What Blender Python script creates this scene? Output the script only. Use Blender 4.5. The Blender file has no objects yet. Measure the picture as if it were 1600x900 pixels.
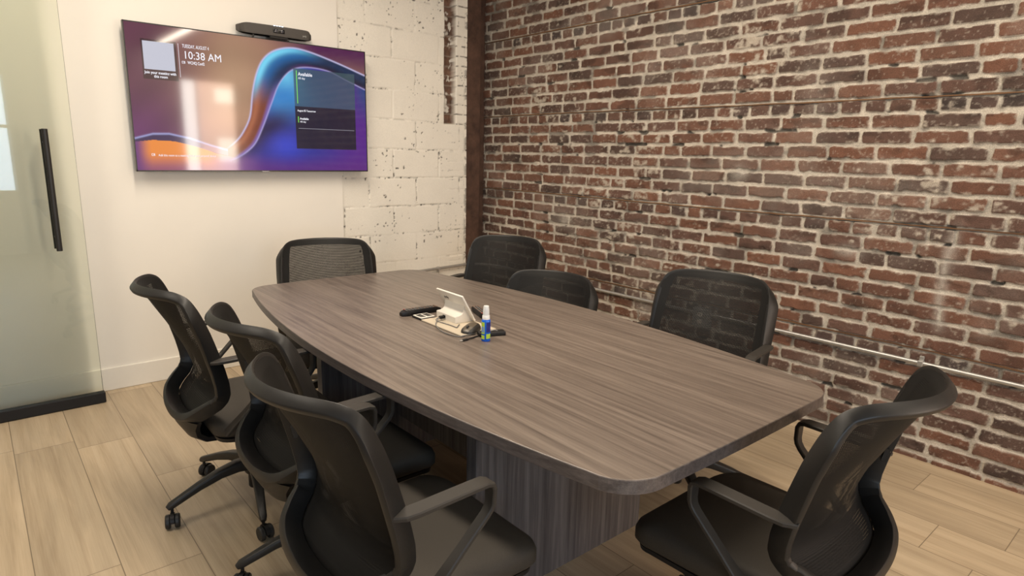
import bpy, bmesh, math, random
import numpy as np
from mathutils import Vector, Matrix

random.seed(7)
sc = bpy.context.scene
COL = sc.collection

# ------------------------------------------------------------------ camera
cam_d = bpy.data.cameras.new('camera')
cam = bpy.data.objects.new('camera', cam_d)
COL.objects.link(cam)
sc.camera = cam
cam_d.sensor_width = 36.0
cam_d.lens = 22.10
RX = Vector((0.75941303, -0.65023093, 0.02217197))
RD = Vector((-0.11853617, -0.17178755, -0.97797659))
RF = Vector((0.6397195, 0.74005998, -0.20753358))
cm = Matrix(((RX[0], -RD[0], -RF[0], -3.418), (RX[1], -RD[1], -RF[1], 0.0), (RX[2], -RD[2], -RF[2], 1.43), (0, 0, 0, 1)))
cam.matrix_world = cm
cam_d.clip_start = 0.05

# ------------------------------------------------------------------ world, lights, exposure
sc.view_settings.view_transform = 'Standard'
sc.view_settings.look = 'None'
sc.view_settings.gamma = 1.0
sc.view_settings.use_curve_mapping = False
sc.view_settings.exposure = 0.0
w = bpy.data.worlds.new('world')
sc.world = w
w.use_nodes = True
w.node_tree.nodes['Background'].inputs[0].default_value = (0.62, 0.80, 1.0, 1)
w.node_tree.nodes['Background'].inputs[1].default_value = 1.0
YN = 4.244          # back wall plane (plaster)
YS = -2.33          # wall behind the camera
XW = -5.3
ZC = 3.3


def area(name, loc, rot, sx, sy, power, color):
    l = bpy.data.lights.new(name, 'AREA')
    l.shape = 'RECTANGLE'
    l.size = sx
    l.size_y = sy
    l.energy = power
    l.color = color
    o = bpy.data.objects.new(name, l)
    o.location = loc
    o.rotation_euler = rot
    COL.objects.link(o)
    return o


# daylight entering through the windows behind the camera (facing +y)
area('daylight_wide_window', (-3.79, YS - 0.05, 1.55), (math.radians(90), 0, 0), 1.7, 1.5, 58, (0.66, 0.82, 1.0))
area('daylight_tall_window', (-0.72, YS - 0.05, 1.3), (math.radians(90), 0, 0), 0.20, 2.3, 20, (1.0, 0.95, 0.84))
# the suspended linear lamp's own light (facing down)
area('linear_lamp_light', (-1.1, 0.4, 2.86), (0, 0, 0), 0.07, 5.2, 50, (1.0, 0.87, 0.70))
area('ceiling_panel_light', (-2.60, 1.9, 3.27), (0, 0, 0), 0.25, 2.6, 90, (1.0, 0.865, 0.705))
area('fill_light_by_door', (-4.4, 2.4, 3.27), (0, 0, 0), 0.5, 1.2, 34, (1.0, 0.90, 0.76))  # added fill light, brightens the wall behind the glass and the left floor

# ------------------------------------------------------------------ helpers


def srgb(r, g, b):
    f = lambda c: (c / 255 / 12.92) if c / 255 <= 0.04045 else ((c / 255 + 0.055) / 1.055) ** 2.4
    return (f(r), f(g), f(b), 1)


def link_mesh(name, verts, faces, mat=None, parent=None, smooth=False, loc=None):
    me = bpy.data.meshes.new(name)
    me.from_pydata([tuple(v) for v in verts], [], faces)
    me.update()
    if smooth:
        me.polygons.foreach_set('use_smooth', [True] * len(me.polygons))
    o = bpy.data.objects.new(name, me)
    COL.objects.link(o)
    if mat:
        me.materials.append(mat)
    if parent is not None:
        o.parent = parent
    if loc is not None:
        o.location = loc
    return o


def obj(name, bm, mat=None, parent=None, smooth=False, auto=None):
    bmesh.ops.recalc_face_normals(bm, faces=bm.faces[:])
    me = bpy.data.meshes.new(name)
    bm.to_mesh(me)
    bm.free()
    o = bpy.data.objects.new(name, me)
    COL.objects.link(o)
    if mat:
        me.materials.append(mat)
    if smooth:
        me.polygons.foreach_set('use_smooth', [True] * len(me.polygons))
        if auto:
            me.set_sharp_from_angle(angle=math.radians(auto))
    if parent is not None:
        o.parent = parent
    return o


def empty(name, loc=(0, 0, 0), rz=0):
    o = bpy.data.objects.new(name, None)
    o.empty_display_size = 0.1
    o.location = loc
    o.rotation_euler = (0, 0, rz)
    COL.objects.link(o)
    return o


def tag(o, label, cat, group=None, kind=None):
    o['label'] = label
    o['category'] = cat
    if group:
        o['group'] = group
    if kind:
        o['kind'] = kind
    return o


def struct(o):
    o['kind'] = 'structure'
    return o


def bx(bm, x0, x1, y0, y1, z0, z1, bev=0.0, seg=2, mat=None):
    r = bmesh.ops.create_cube(bm, size=1.0)
    vs = r['verts']
    M = Matrix.Translation(((x0 + x1) / 2, (y0 + y1) / 2, (z0 + z1) / 2)) @ Matrix.Diagonal((x1 - x0, y1 - y0, z1 - z0, 1))
    if mat is not None:
        M = mat @ M
    bmesh.ops.transform(bm, matrix=M, verts=vs)
    if bev > 0:
        es = list({e for v in vs for e in v.link_edges})
        bmesh.ops.bevel(bm, geom=es, offset=bev, segments=seg, affect='EDGES', profile=0.5)


def lathe(bm, prof, n=24, M=None):
    """prof: list of (r, z)"""
    rings = []
    for r, z in prof:
        ring = []
        for k in range(n):
            a = 2 * math.pi * k / n
            p = Vector((r * math.cos(a), r * math.sin(a), z))
            if M is not None:
                p = M @ p
            ring.append(bm.verts.new(p))
        rings.append(ring)
    for a, b in zip(rings[:-1], rings[1:]):
        for k in range(n):
            bm.faces.new((a[k], a[(k + 1) % n], b[(k + 1) % n], b[k]))
    bm.faces.new(rings[0][::-1])
    bm.faces.new(rings[-1])


def rrect(a, b, r, n=4):
    """rounded rectangle section, full sizes a x b"""
    pts = []
    for cx, cy, a0 in ((a / 2 - r, b / 2 - r, 0), (-a / 2 + r, b / 2 - r, 90), (-a / 2 + r, -b / 2 + r, 180), (a / 2 - r, -b / 2 + r, 270)):
        for k in range(n + 1):
            t = math.radians(a0 + 90 * k / n)
            pts.append((cx + r * math.cos(t), cy + r * math.sin(t)))
    return pts


def sweep(bm, pts, sec, up=Vector((0, 0, 1)), closed=False, scale=None, ups=None, caps=True):
    """sweep section (u across, v along up-ish) along pts"""
    n = len(pts)
    pts = [Vector(p) for p in pts]
    rings = []
    for i in range(n):
        if closed:
            t = pts[(i + 1) % n] - pts[i - 1]
        else:
            t = pts[min(i + 1, n - 1)] - pts[max(i - 1, 0)]
        t.normalize()
        u = ups[i] if ups else up
        side = t.cross(u)
        side.normalize()
        v = side.cross(t)
        v.normalize()
        s = sec(i) if callable(sec) else sec
        k = scale[i] if scale else 1.0
        rings.append([bm.verts.new(pts[i] + side * (a * k) + v * (b * k)) for a, b in s])
    m = len(rings[0])
    rr = range(n if closed else n - 1)
    for i in rr:
        A, B = rings[i], rings[(i + 1) % n]
        for k in range(m):
            bm.faces.new((A[k], A[(k + 1) % m], B[(k + 1) % m], B[k]))
    if not closed and caps:
        bm.faces.new(rings[0][::-1])
        bm.faces.new(rings[-1])


def catmull(P, n=8, closed=False):
    P = [Vector(p) for p in P]
    N = len(P)
    out = []
    for i in range(N if closed else N - 1):
        p0 = P[(i - 1) % N] if closed or i > 0 else P[0] * 2 - P[1]
        p1 = P[i]
        p2 = P[(i + 1) % N]
        p3 = P[(i + 2) % N] if closed or i + 2 < N else P[-1] * 2 - P[-2]
        for k in range(n):
            t = k / n
            out.append(0.5 * ((2 * p1) + (p2 - p0) * t + (2 * p0 - 5 * p1 + 4 * p2 - p3) * t * t + (3 * p1 - p0 - 3 * p2 + p3) * t ** 3))
    if not closed:
        out.append(P[-1])
    return out


def circ(r, n=10):
    return [(r * math.cos(2 * math.pi * k / n), r * math.sin(2 * math.pi * k / n)) for k in range(n)]


# ---- numpy noise
def _hash(ix, iy, seed):
    h = (ix.astype(np.int64) * 374761393 + iy.astype(np.int64) * 668265263 + seed * 974711) & 0xFFFFFFFF
    h = ((h ^ (h >> 13)) * 1274126177) & 0xFFFFFFFF
    h = h ^ (h >> 16)
    return (h & 0xFFFFFF) / float(0xFFFFFF)


def vnoise(x, y, seed=0):
    ix = np.floor(x)
    iy = np.floor(y)
    fx = x - ix
    fy = y - iy
    fx = fx * fx * (3 - 2 * fx)
    fy = fy * fy * (3 - 2 * fy)
    a = _hash(ix, iy, seed)
    b = _hash(ix + 1, iy, seed)
    c = _hash(ix, iy + 1, seed)
    d = _hash(ix + 1, iy + 1, seed)
    return (a * (1 - fx) + b * fx) * (1 - fy) + (c * (1 - fx) + d * fx) * fy


def fbm(x, y, seed=0, octs=4):
    s = 0
    amp = 0.5
    tot = 0
    for o in range(octs):
        s = s + amp * vnoise(x * 2 ** o + 17.3 * o, y * 2 ** o + 5.7 * o, seed + o)
        tot += amp
        amp *= 0.5
    return s / tot


def sstep(a, b, x):
    t = np.clip((x - a) / (b - a), 0, 1)
    return t * t * (3 - 2 * t)


def grid_mesh(name, P, C, mat, parent=None, flip=False):
    """P: (n,m,3) positions, C: (n,m,3) linear colours"""
    n, m = P.shape[:2]
    idx = np.arange(n * m).reshape(n, m)
    q = np.stack([idx[:-1, :-1], idx[1:, :-1], idx[1:, 1:], idx[:-1, 1:]], -1).reshape(-1, 4)
    if flip:
        q = q[:, ::-1]
    me = bpy.data.meshes.new(name)
    me.vertices.add(n * m)
    me.vertices.foreach_set('co', P.astype(np.float32).ravel())
    me.loops.add(q.size)
    me.loops.foreach_set('vertex_index', q.astype(np.int32).ravel())
    me.polygons.add(len(q))
    me.polygons.foreach_set('loop_start', np.arange(0, q.size, 4, dtype=np.int32))
    me.polygons.foreach_set('loop_total', np.full(len(q), 4, dtype=np.int32))
    me.polygons.foreach_set('use_smooth', np.ones(len(q), dtype=bool))
    me.update(calc_edges=True)
    if C is not None:
        at = me.color_attributes.new('col', 'FLOAT_COLOR', 'POINT')
        c4 = np.concatenate([C.reshape(-1, 3), np.ones((n * m, 1))], 1).astype(np.float32)
        at.data.foreach_set('color', c4.ravel())
    me.materials.append(mat)
    o = bpy.data.objects.new(name, me)
    COL.objects.link(o)
    if parent is not None:
        o.parent = parent
    return o


# ------------------------------------------------------------------ materials
def new_mat(name):
    m = bpy.data.materials.new(name)
    m.use_nodes = True
    nt = m.node_tree
    return m, nt, nt.nodes['Principled BSDF']


def pmat(name, col, rough=0.5, metal=0.0, spec=0.5, noise=0.0, nscale=40, bump=0.0, bscale=400):
    m, nt, b = new_mat(name)
    b.inputs['Base Color'].default_value = col if len(col) == 4 else (*col, 1)
    b.inputs['Roughness'].default_value = rough
    b.inputs['Metallic'].default_value = metal
    b.inputs['Specular IOR Level'].default_value = spec
    tc = nt.nodes.new('ShaderNodeTexCoord')
    if noise > 0:
        n = nt.nodes.new('ShaderNodeTexNoise')
        n.inputs['Scale'].default_value = nscale
        n.inputs['Detail'].default_value = 4
        nt.links.new(tc.outputs['Object'], n.inputs['Vector'])
        mx = nt.nodes.new('ShaderNodeMix')
        mx.data_type = 'RGBA'
        c = col[:3]
        mx.inputs[6].default_value = (*[v * (1 - noise) for v in c], 1)
        mx.inputs[7].default_value = (*[min(1, v * (1 + noise)) for v in c], 1)
        nt.links.new(n.outputs['Fac'], mx.inputs[0])
        nt.links.new(mx.outputs[2], b.inputs['Base Color'])
    if bump > 0:
        n2 = nt.nodes.new('ShaderNodeTexNoise')
        n2.inputs['Scale'].default_value = bscale
        n2.inputs['Detail'].default_value = 2
        nt.links.new(tc.outputs['Object'], n2.inputs['Vector'])
        bp = nt.nodes.new('ShaderNodeBump')
        bp.inputs['Strength'].default_value = bump
        bp.inputs['Distance'].default_value = 0.002
        nt.links.new(n2.outputs['Fac'], bp.inputs['Height'])
        nt.links.new(bp.outputs[0], b.inputs['Normal'])
    return m


def emat(name, col, strength):
    m, nt, b = new_mat(name)
    b.inputs['Base Color'].default_value = (0.02, 0.02, 0.02, 1)
    b.inputs['Emission Color'].default_value = (*col[:3], 1)
    b.inputs['Emission Strength'].default_value = strength
    return m


M_plastic = pmat('black_plastic', (0.012, 0.011, 0.011, 1), 0.45, spec=0.3, noise=0.1, bump=0.15, bscale=900)
M_plastic_s = pmat('black_plastic_satin', (0.020, 0.0185, 0.017, 1), 0.42, spec=0.4, noise=0.1, bump=0.1, bscale=900)
M_frame = pmat('black_frame_plastic', (0.013, 0.0122, 0.0115, 1), 0.42, spec=0.36, noise=0.1, bump=0.1, bscale=900)
M_arm = pmat('armrest_plastic', (0.032, 0.028, 0.024, 1), 0.5, spec=0.4, noise=0.1, bump=0.1, bscale=900)
M_seat = pmat('black_seat_fabric', (0.045, 0.039, 0.032, 1), 0.62, spec=0.3, noise=0.25, nscale=300, bump=0.35, bscale=1400)
M_rubber = pmat('caster_rubber', (0.014, 0.014, 0.014, 1), 0.5, noise=0.1)
M_steel = pmat('black_steel', (0.02, 0.02, 0.02, 1), 0.3, metal=0.3, noise=0.1)
M_plaster = pmat('cream_plaster_paint', (0.83, 0.79, 0.715, 1), 0.75, noise=0.02, nscale=6, bump=0.06, bscale=250)
M_trimw = pmat('cream_trim_paint', (0.82, 0.78, 0.70, 1), 0.5, noise=0.02)
M_ceil = pmat('ceiling_paint', (0.16, 0.13, 0.10, 1), 0.9, noise=0.03)
M_white = pmat('white_plastic', (0.72, 0.68, 0.61, 1), 0.4, noise=0.03)
M_metal = pmat('galvanised_conduit', (0.50, 0.49, 0.47, 1), 0.42, metal=0.75, noise=0.15, nscale=30)
M_boxm = pmat('painted_outlet_box', (0.30, 0.31, 0.31, 1), 0.5, metal=0.4, noise=0.1)
M_blackgloss = pmat('gloss_black', (0.012, 0.012, 0.012, 1), 0.2, noise=0.1)
M_bezel = pmat('dark_bezel', (0.02, 0.018, 0.018, 1), 0.3, noise=0.1)


def mesh_material():
    """woven open mesh: fine cords with gaps between, solid welt at the rim"""
    m, nt, b = new_mat('open_weave_mesh')
    N = nt.nodes
    L = nt.links
    b.inputs['Base Color'].default_value = (0.011, 0.0105, 0.010, 1)
    b.inputs['Specular IOR Level'].default_value = 0.2
    b.inputs['Roughness'].default_value = 0.6
    tc = N.new('ShaderNodeTexCoord')
    sp = N.new('ShaderNodeSeparateXYZ')
    L.new(tc.outputs['Object'], sp.inputs[0])

    def cord(axis, per, duty):
        mu = N.new('ShaderNodeMath'); mu.operation = 'MULTIPLY'; mu.inputs[1].default_value = 1 / per
        L.new(sp.outputs[axis], mu.inputs[0])
        fr = N.new('ShaderNodeMath'); fr.operation = 'FRACT'
        L.new(mu.outputs[0], fr.inputs[0])
        lt = N.new('ShaderNodeMath'); lt.operation = 'LESS_THAN'; lt.inputs[1].default_value = duty
        L.new(fr.outputs[0], lt.inputs[0])
        return lt
    a = cord(2, 0.0046, 0.57)
    c = cord(0, 0.0037, 0.53)
    mx = N.new('ShaderNodeMath'); mx.operation = 'MAXIMUM'
    L.new(a.outputs[0], mx.inputs[0]); L.new(c.outputs[0], mx.inputs[1])
    at = N.new('ShaderNodeAttribute'); at.attribute_name = 'rim'
    gt = N.new('ShaderNodeMath'); gt.operation = 'GREATER_THAN'; gt.inputs[1].default_value = 0.5
    L.new(at.outputs['Fac'], gt.inputs[0])
    m2 = N.new('ShaderNodeMath'); m2.operation = 'MAXIMUM'
    L.new(mx.outputs[0], m2.inputs[0]); L.new(gt.outputs[0], m2.inputs[1])
    tr = N.new('ShaderNodeBsdfTransparent')
    ms = N.new('ShaderNodeMixShader')
    L.new(m2.outputs[0], ms.inputs[0]); L.new(tr.outputs[0], ms.inputs[1]); L.new(b.outputs[0], ms.inputs[2])
    L.new(ms.outputs[0], N['Material Output'].inputs['Surface'])
    return m


M_mesh = mesh_material()


def attr_mat(name, rough=0.9, fine=0.12, fscale=220, bump=0.4, bscale=260, bdist=0.003, spec=0.3):
    m, nt, b = new_mat(name)
    N = nt.nodes
    L = nt.links
    at = N.new('ShaderNodeAttribute'); at.attribute_name = 'col'
    tc = N.new('ShaderNodeTexCoord')
    n = N.new('ShaderNodeTexNoise'); n.inputs['Scale'].default_value = fscale; n.inputs['Detail'].default_value = 5
    L.new(tc.outputs['Object'], n.inputs['Vector'])
    mr = N.new('ShaderNodeMapRange')
    mr.inputs[1].default_value = 0.3; mr.inputs[2].default_value = 0.7
    mr.inputs[3].default_value = 1 - fine; mr.inputs[4].default_value = 1 + fine
    L.new(n.outputs['Fac'], mr.inputs[0])
    vm = N.new('ShaderNodeVectorMath'); vm.operation = 'SCALE'
    L.new(at.outputs['Color'], vm.inputs[0]); L.new(mr.outputs[0], vm.inputs['Scale'])
    L.new(vm.outputs[0], b.inputs['Base Color'])
    b.inputs['Roughness'].default_value = rough
    b.inputs['Specular IOR Level'].default_value = spec
    n2 = N.new('ShaderNodeTexNoise'); n2.inputs['Scale'].default_value = bscale; n2.inputs['Detail'].default_value = 4
    L.new(tc.outputs['Object'], n2.inputs['Vector'])
    bp = N.new('ShaderNodeBump'); bp.inputs['Strength'].default_value = bump; bp.inputs['Distance'].default_value = bdist
    L.new(n2.outputs['Fac'], bp.inputs['Height']); L.new(bp.outputs[0], b.inputs['Normal'])
    return m


def wood_mat(name, axis, c_dark, c_mid, c_light, rough, stretch=22.0, fine=90.0, spec=0.5, plank=None, contrast=1.0):
    """laminate / plank wood, grain running along `axis` (0,1,2) in object space"""
    m, nt, b = new_mat(name)
    N = nt.nodes
    L = nt.links
    tc = N.new('ShaderNodeTexCoord')
    src = tc.outputs['Object']
    rnd = None
    if plank:
        pw, pl, x0 = plank
        sp = N.new('ShaderNodeSeparateXYZ'); L.new(src, sp.inputs[0])

        def mth(op, a, bb=None, cc=None):
            k = N.new('ShaderNodeMath'); k.operation = op
            for i, v in enumerate((a, bb, cc)):
                if v is None:
                    continue
                if isinstance(v, (int, float)):
                    k.inputs[i].default_value = v
                else:
                    L.new(v, k.inputs[i])
            return k.outputs[0]
        px = mth('DIVIDE', mth('SUBTRACT', sp.outputs[0], x0), pw)
        row = mth('FLOOR', px)
        fx = mth('FRACT', px)
        wn = N.new('ShaderNodeTexWhiteNoise'); wn.noise_dimensions = '1D'; L.new(row, wn.inputs['W'])
        py = mth('ADD', mth('DIVIDE', sp.outputs[1], pl), mth('MULTIPLY', wn.outputs['Value'], 1.0))
        colm = mth('FLOOR', py)
        fy = mth('FRACT', py)
        cmb = N.new('ShaderNodeCombineXYZ'); L.new(row, cmb.inputs[0]); L.new(colm, cmb.inputs[1])
        wn2 = N.new('ShaderNodeTexWhiteNoise'); wn2.noise_dimensions = '3D'; L.new(cmb.outputs[0], wn2.inputs['Vector'])
        rnd = wn2.outputs['Value']
        # groove distance
        dx = mth('MULTIPLY', mth('MINIMUM', fx, mth('SUBTRACT', 1.0, fx)), pw)
        dy = mth('MULTIPLY', mth('MINIMUM', fy, mth('SUBTRACT', 1.0, fy)), pl)
        dist = mth('MINIMUM', dx, dy)
        groove = N.new('ShaderNodeMapRange'); groove.inputs[1].default_value = 0.0006; groove.inputs[2].default_value = 0.0022
        L.new(dist, groove.inputs[0])
        off = N.new('ShaderNodeVectorMath'); off.operation = 'SCALE'; off.inputs['Scale'].default_value = 37.0
        L.new(wn2.outputs['Color'], off.inputs[0])
        ad = N.new('ShaderNodeVectorMath'); ad.operation = 'ADD'
        L.new(src, ad.inputs[0]); L.new(off.outputs[0], ad.inputs[1])
        src = ad.outputs[0]
    mp = N.new('ShaderNodeMapping')
    s = [stretch, stretch, stretch]
    s[axis] = stretch / 34.0
    mp.inputs['Scale'].default_value = s
    L.new(src, mp.inputs['Vector'])
    n1 = N.new('ShaderNodeTexNoise'); n1.inputs['Scale'].default_value = 1.0; n1.inputs['Detail'].default_value = 7
    n1.inputs['Roughness'].default_value = 0.62; n1.inputs['Distortion'].default_value = 0.5
    L.new(mp.outputs[0], n1.inputs['Vector'])
    mp2 = N.new('ShaderNodeMapping')
    s2 = [fine * 4] * 3
    s2[axis] = fine / 12.0
    mp2.inputs['Scale'].default_value = s2
    L.new(src, mp2.inputs['Vector'])
    n2 = N.new('ShaderNodeTexNoise'); n2.inputs['Scale'].default_value = 1.0; n2.inputs['Detail'].default_value = 4
    L.new(mp2.outputs[0], n2.inputs['Vector'])
    mx = N.new('ShaderNodeMath'); mx.operation = 'MULTIPLY_ADD'; mx.inputs[1].default_value = 0.30
    L.new(n2.outputs['Fac'], mx.inputs[0])
    mu = N.new('ShaderNodeMath'); mu.operation = 'MULTIPLY'; mu.inputs[1].default_value = 0.78
    L.new(n1.outputs['Fac'], mu.inputs[0]); L.new(mu.outputs[0], mx.inputs[2])
    cr = N.new('ShaderNodeValToRGB')
    e = cr.color_ramp.elements
    w_ = 0.17 / contrast
    e[0].position = 0.54 - w_; e[0].color = c_dark
    e[1].position = 0.54 + w_; e[1].color = c_light
    k = cr.color_ramp.elements.new(0.54); k.color = c_mid
    L.new(mx.outputs[0], cr.inputs[0])
    colout = cr.outputs[0]
    if plank:
        mr = N.new('ShaderNodeMapRange'); mr.inputs[3].default_value = 0.90; mr.inputs[4].default_value = 1.10
        L.new(rnd, mr.inputs[0])
        # broad cathedral figure
        mp3 = N.new('ShaderNodeMapping'); mp3.inputs['Scale'].default_value = (9.0, 1.3, 1)
        L.new(src, mp3.inputs['Vector'])
        n3 = N.new('ShaderNodeTexNoise'); n3.inputs['Scale'].default_value = 1.0; n3.inputs['Detail'].default_value = 3; n3.inputs['Distortion'].default_value = 1.2
        L.new(mp3.outputs[0], n3.inputs['Vector'])
        mr3 = N.new('ShaderNodeMapRange'); mr3.inputs[1].default_value = 0.3; mr3.inputs[2].default_value = 0.7
        mr3.inputs[3].default_value = 0.90; mr3.inputs[4].default_value = 1.08
        L.new(n3.outputs['Fac'], mr3.inputs[0])
        m3 = N.new('ShaderNodeMath'); m3.operation = 'MULTIPLY'
        L.new(mr.outputs[0], m3.inputs[0]); L.new(mr3.outputs[0], m3.inputs[1])
        sc1 = N.new('ShaderNodeVectorMath'); sc1.operation = 'SCALE'
        L.new(colout, sc1.inputs[0]); L.new(m3.outputs[0], sc1.inputs['Scale'])
        mg = N.new('ShaderNodeMix'); mg.data_type = 'RGBA'
        mg.inputs[6].default_value = (c_dark[0] * 0.45, c_dark[1] * 0.45, c_dark[2] * 0.45, 1)
        L.new(groove.outputs[0], mg.inputs[0]); L.new(sc1.outputs[0], mg.inputs[7])
        colout = mg.outputs[2]
    L.new(colout, b.inputs['Base Color'])
    b.inputs['Roughness'].default_value = rough
    b.inputs['Specular IOR Level'].default_value = spec
    bp = N.new('ShaderNodeBump'); bp.inputs['Strength'].default_value = 0.12; bp.inputs['Distance'].default_value = 0.001
    L.new(mx.outputs[0], bp.inputs['Height']); L.new(bp.outputs[0], b.inputs['Normal'])
    return m


M_floor = wood_mat('oak_plank_floor', 1, (0.34, 0.255, 0.162, 1), (0.45, 0.352, 0.235, 1), (0.53, 0.428, 0.295, 1), 0.42,
                   stretch=26, fine=70, plank=(0.234, 1.22, -2.93), contrast=0.75)
_tc = [(0.080, 0.062, 0.052, 1), (0.145, 0.116, 0.096, 1), (0.215, 0.176, 0.146, 1)]
M_top = wood_mat('grey_walnut_laminate', 1, *_tc, 0.34, stretch=48, fine=95, contrast=1.0)
M_edge = wood_mat('grey_walnut_edge_band', 1, (0.062, 0.050, 0.047, 1), (0.105, 0.087, 0.081, 1), (0.15, 0.125, 0.115, 1), 0.42, stretch=70, fine=90)
M_ped = wood_mat('grey_walnut_panel', 2, (0.045, 0.040, 0.042, 1), (0.095, 0.085, 0.085, 1), (0.16, 0.145, 0.14, 1), 0.45, stretch=48, fine=90, contrast=1.0)
M_lath = wood_mat('old_wood_lath', 1, (0.06, 0.028, 0.014, 1), (0.14, 0.068, 0.03, 1), (0.24, 0.13, 0.06, 1), 0.8, stretch=40, fine=60)


# ------------------------------------------------------------------ room shell
def box_obj(name, x0, x1, y0, y1, z0, z1, mat, parent=None, bev=0.0):
    bm = bmesh.new()
    bx(bm, x0, x1, y0, y1, z0, z1, bev)
    return obj(name, bm, mat, parent)


struct(box_obj('floor', XW - 0.2, 0.35, YS - 0.3, YN + 0.45, -0.12, 0.0, M_floor))
struct(box_obj('ceiling', XW - 0.2, 0.35, YS - 0.3, YN + 0.45, ZC, ZC + 0.12, M_ceil))
struct(box_obj('wall_left', XW - 0.15, XW, YS - 0.2, YN + 0.4, 0, ZC, pmat('grey_wall_paint', (0.38, 0.36, 0.33, 1), 0.8, noise=0.03)))
struct(box_obj('wall_back', XW, -1.376, YN, YN + 0.35, 0, ZC, M_plaster))
bm = bmesh.new()
bx(bm, XW, -1.40, YN - 0.014, YN, 0.0, 0.138, 0.004)
struct(obj('baseboard_back', bm, M_trimw))

# wall behind the camera with its two windows
bm = bmesh.new()
ya, yb = YS - 0.18, YS
W1 = (-4.7, -2.88, 0.8, 2.3)
W2 = (-0.85, -0.03, 0.15, 2.45)
bx(bm, XW, W1[0], ya, yb, 0, ZC)
bx(bm, W1[0], W1[1], ya, yb, 0, W1[2])
bx(bm, W1[0], W1[1], ya, yb, W1[3], ZC)
bx(bm, W1[1], W2[0], ya, yb, 0, ZC)
bx(bm, W2[0], W2[1], ya, yb, 0, W2[2])
bx(bm, W2[0], W2[1], ya, yb, W2[3], ZC)
bx(bm, W2[1], 0.3, ya, yb, 0, ZC)
struct(obj('wall_front', bm, M_plaster))
for k, (x0, x1, z0, z1) in enumerate((W1, W2)):
    bm = bmesh.new()
    f = 0.035
    bx(bm, x0, x0 + f, yb - 0.05, yb + 0.015, z0, z1)
    bx(bm, x1 - f, x1, yb - 0.05, yb + 0.015, z0, z1)
    bx(bm, x0 + f, x1 - f, yb - 0.05, yb + 0.015, z0, z0 + f)
    bx(bm, x0 + f, x1 - f, yb - 0.05, yb + 0.015, z1 - f, z1)
    if k == 1:
        bx(bm, -0.62, -0.60, yb - 0.05, yb + 0.01, z0 + f, z1 - f)
    if k == 0:
        xm = (x0 + x1) / 2
        bx(bm, xm - 0.02, xm + 0.02, yb - 0.04, yb + 0.005, z0 + f, z1 - f)
        bx(bm, x0 + f, x1 - f, yb - 0.04, yb + 0.005, 1.62, 1.66)
    wo = struct(obj('window_%d' % (k + 1), bm, M_trimw))
    if k == 1:
        # sunlit roller blind filling the right part of the window, with two clear gaps
        bm = bmesh.new()
        bx(bm, -0.60, -0.065, yb - 0.06, yb - 0.057, z0 + f, z1 - f)
        obj('roller_blind', bm, emat('sunlit_blind', (1.0, 0.70, 0.52), 10.0), wo)
        for za, zb in ((2.12, 2.33), (1.22, 1.58)):
            bm = bmesh.new()
            bx(bm, -0.33, -0.07, yb - 0.0565, yb - 0.054, za, zb)
            obj('pane', bm, emat('sunlit_pane', (1.0, 0.90, 0.72), 15.0), wo)


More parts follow.
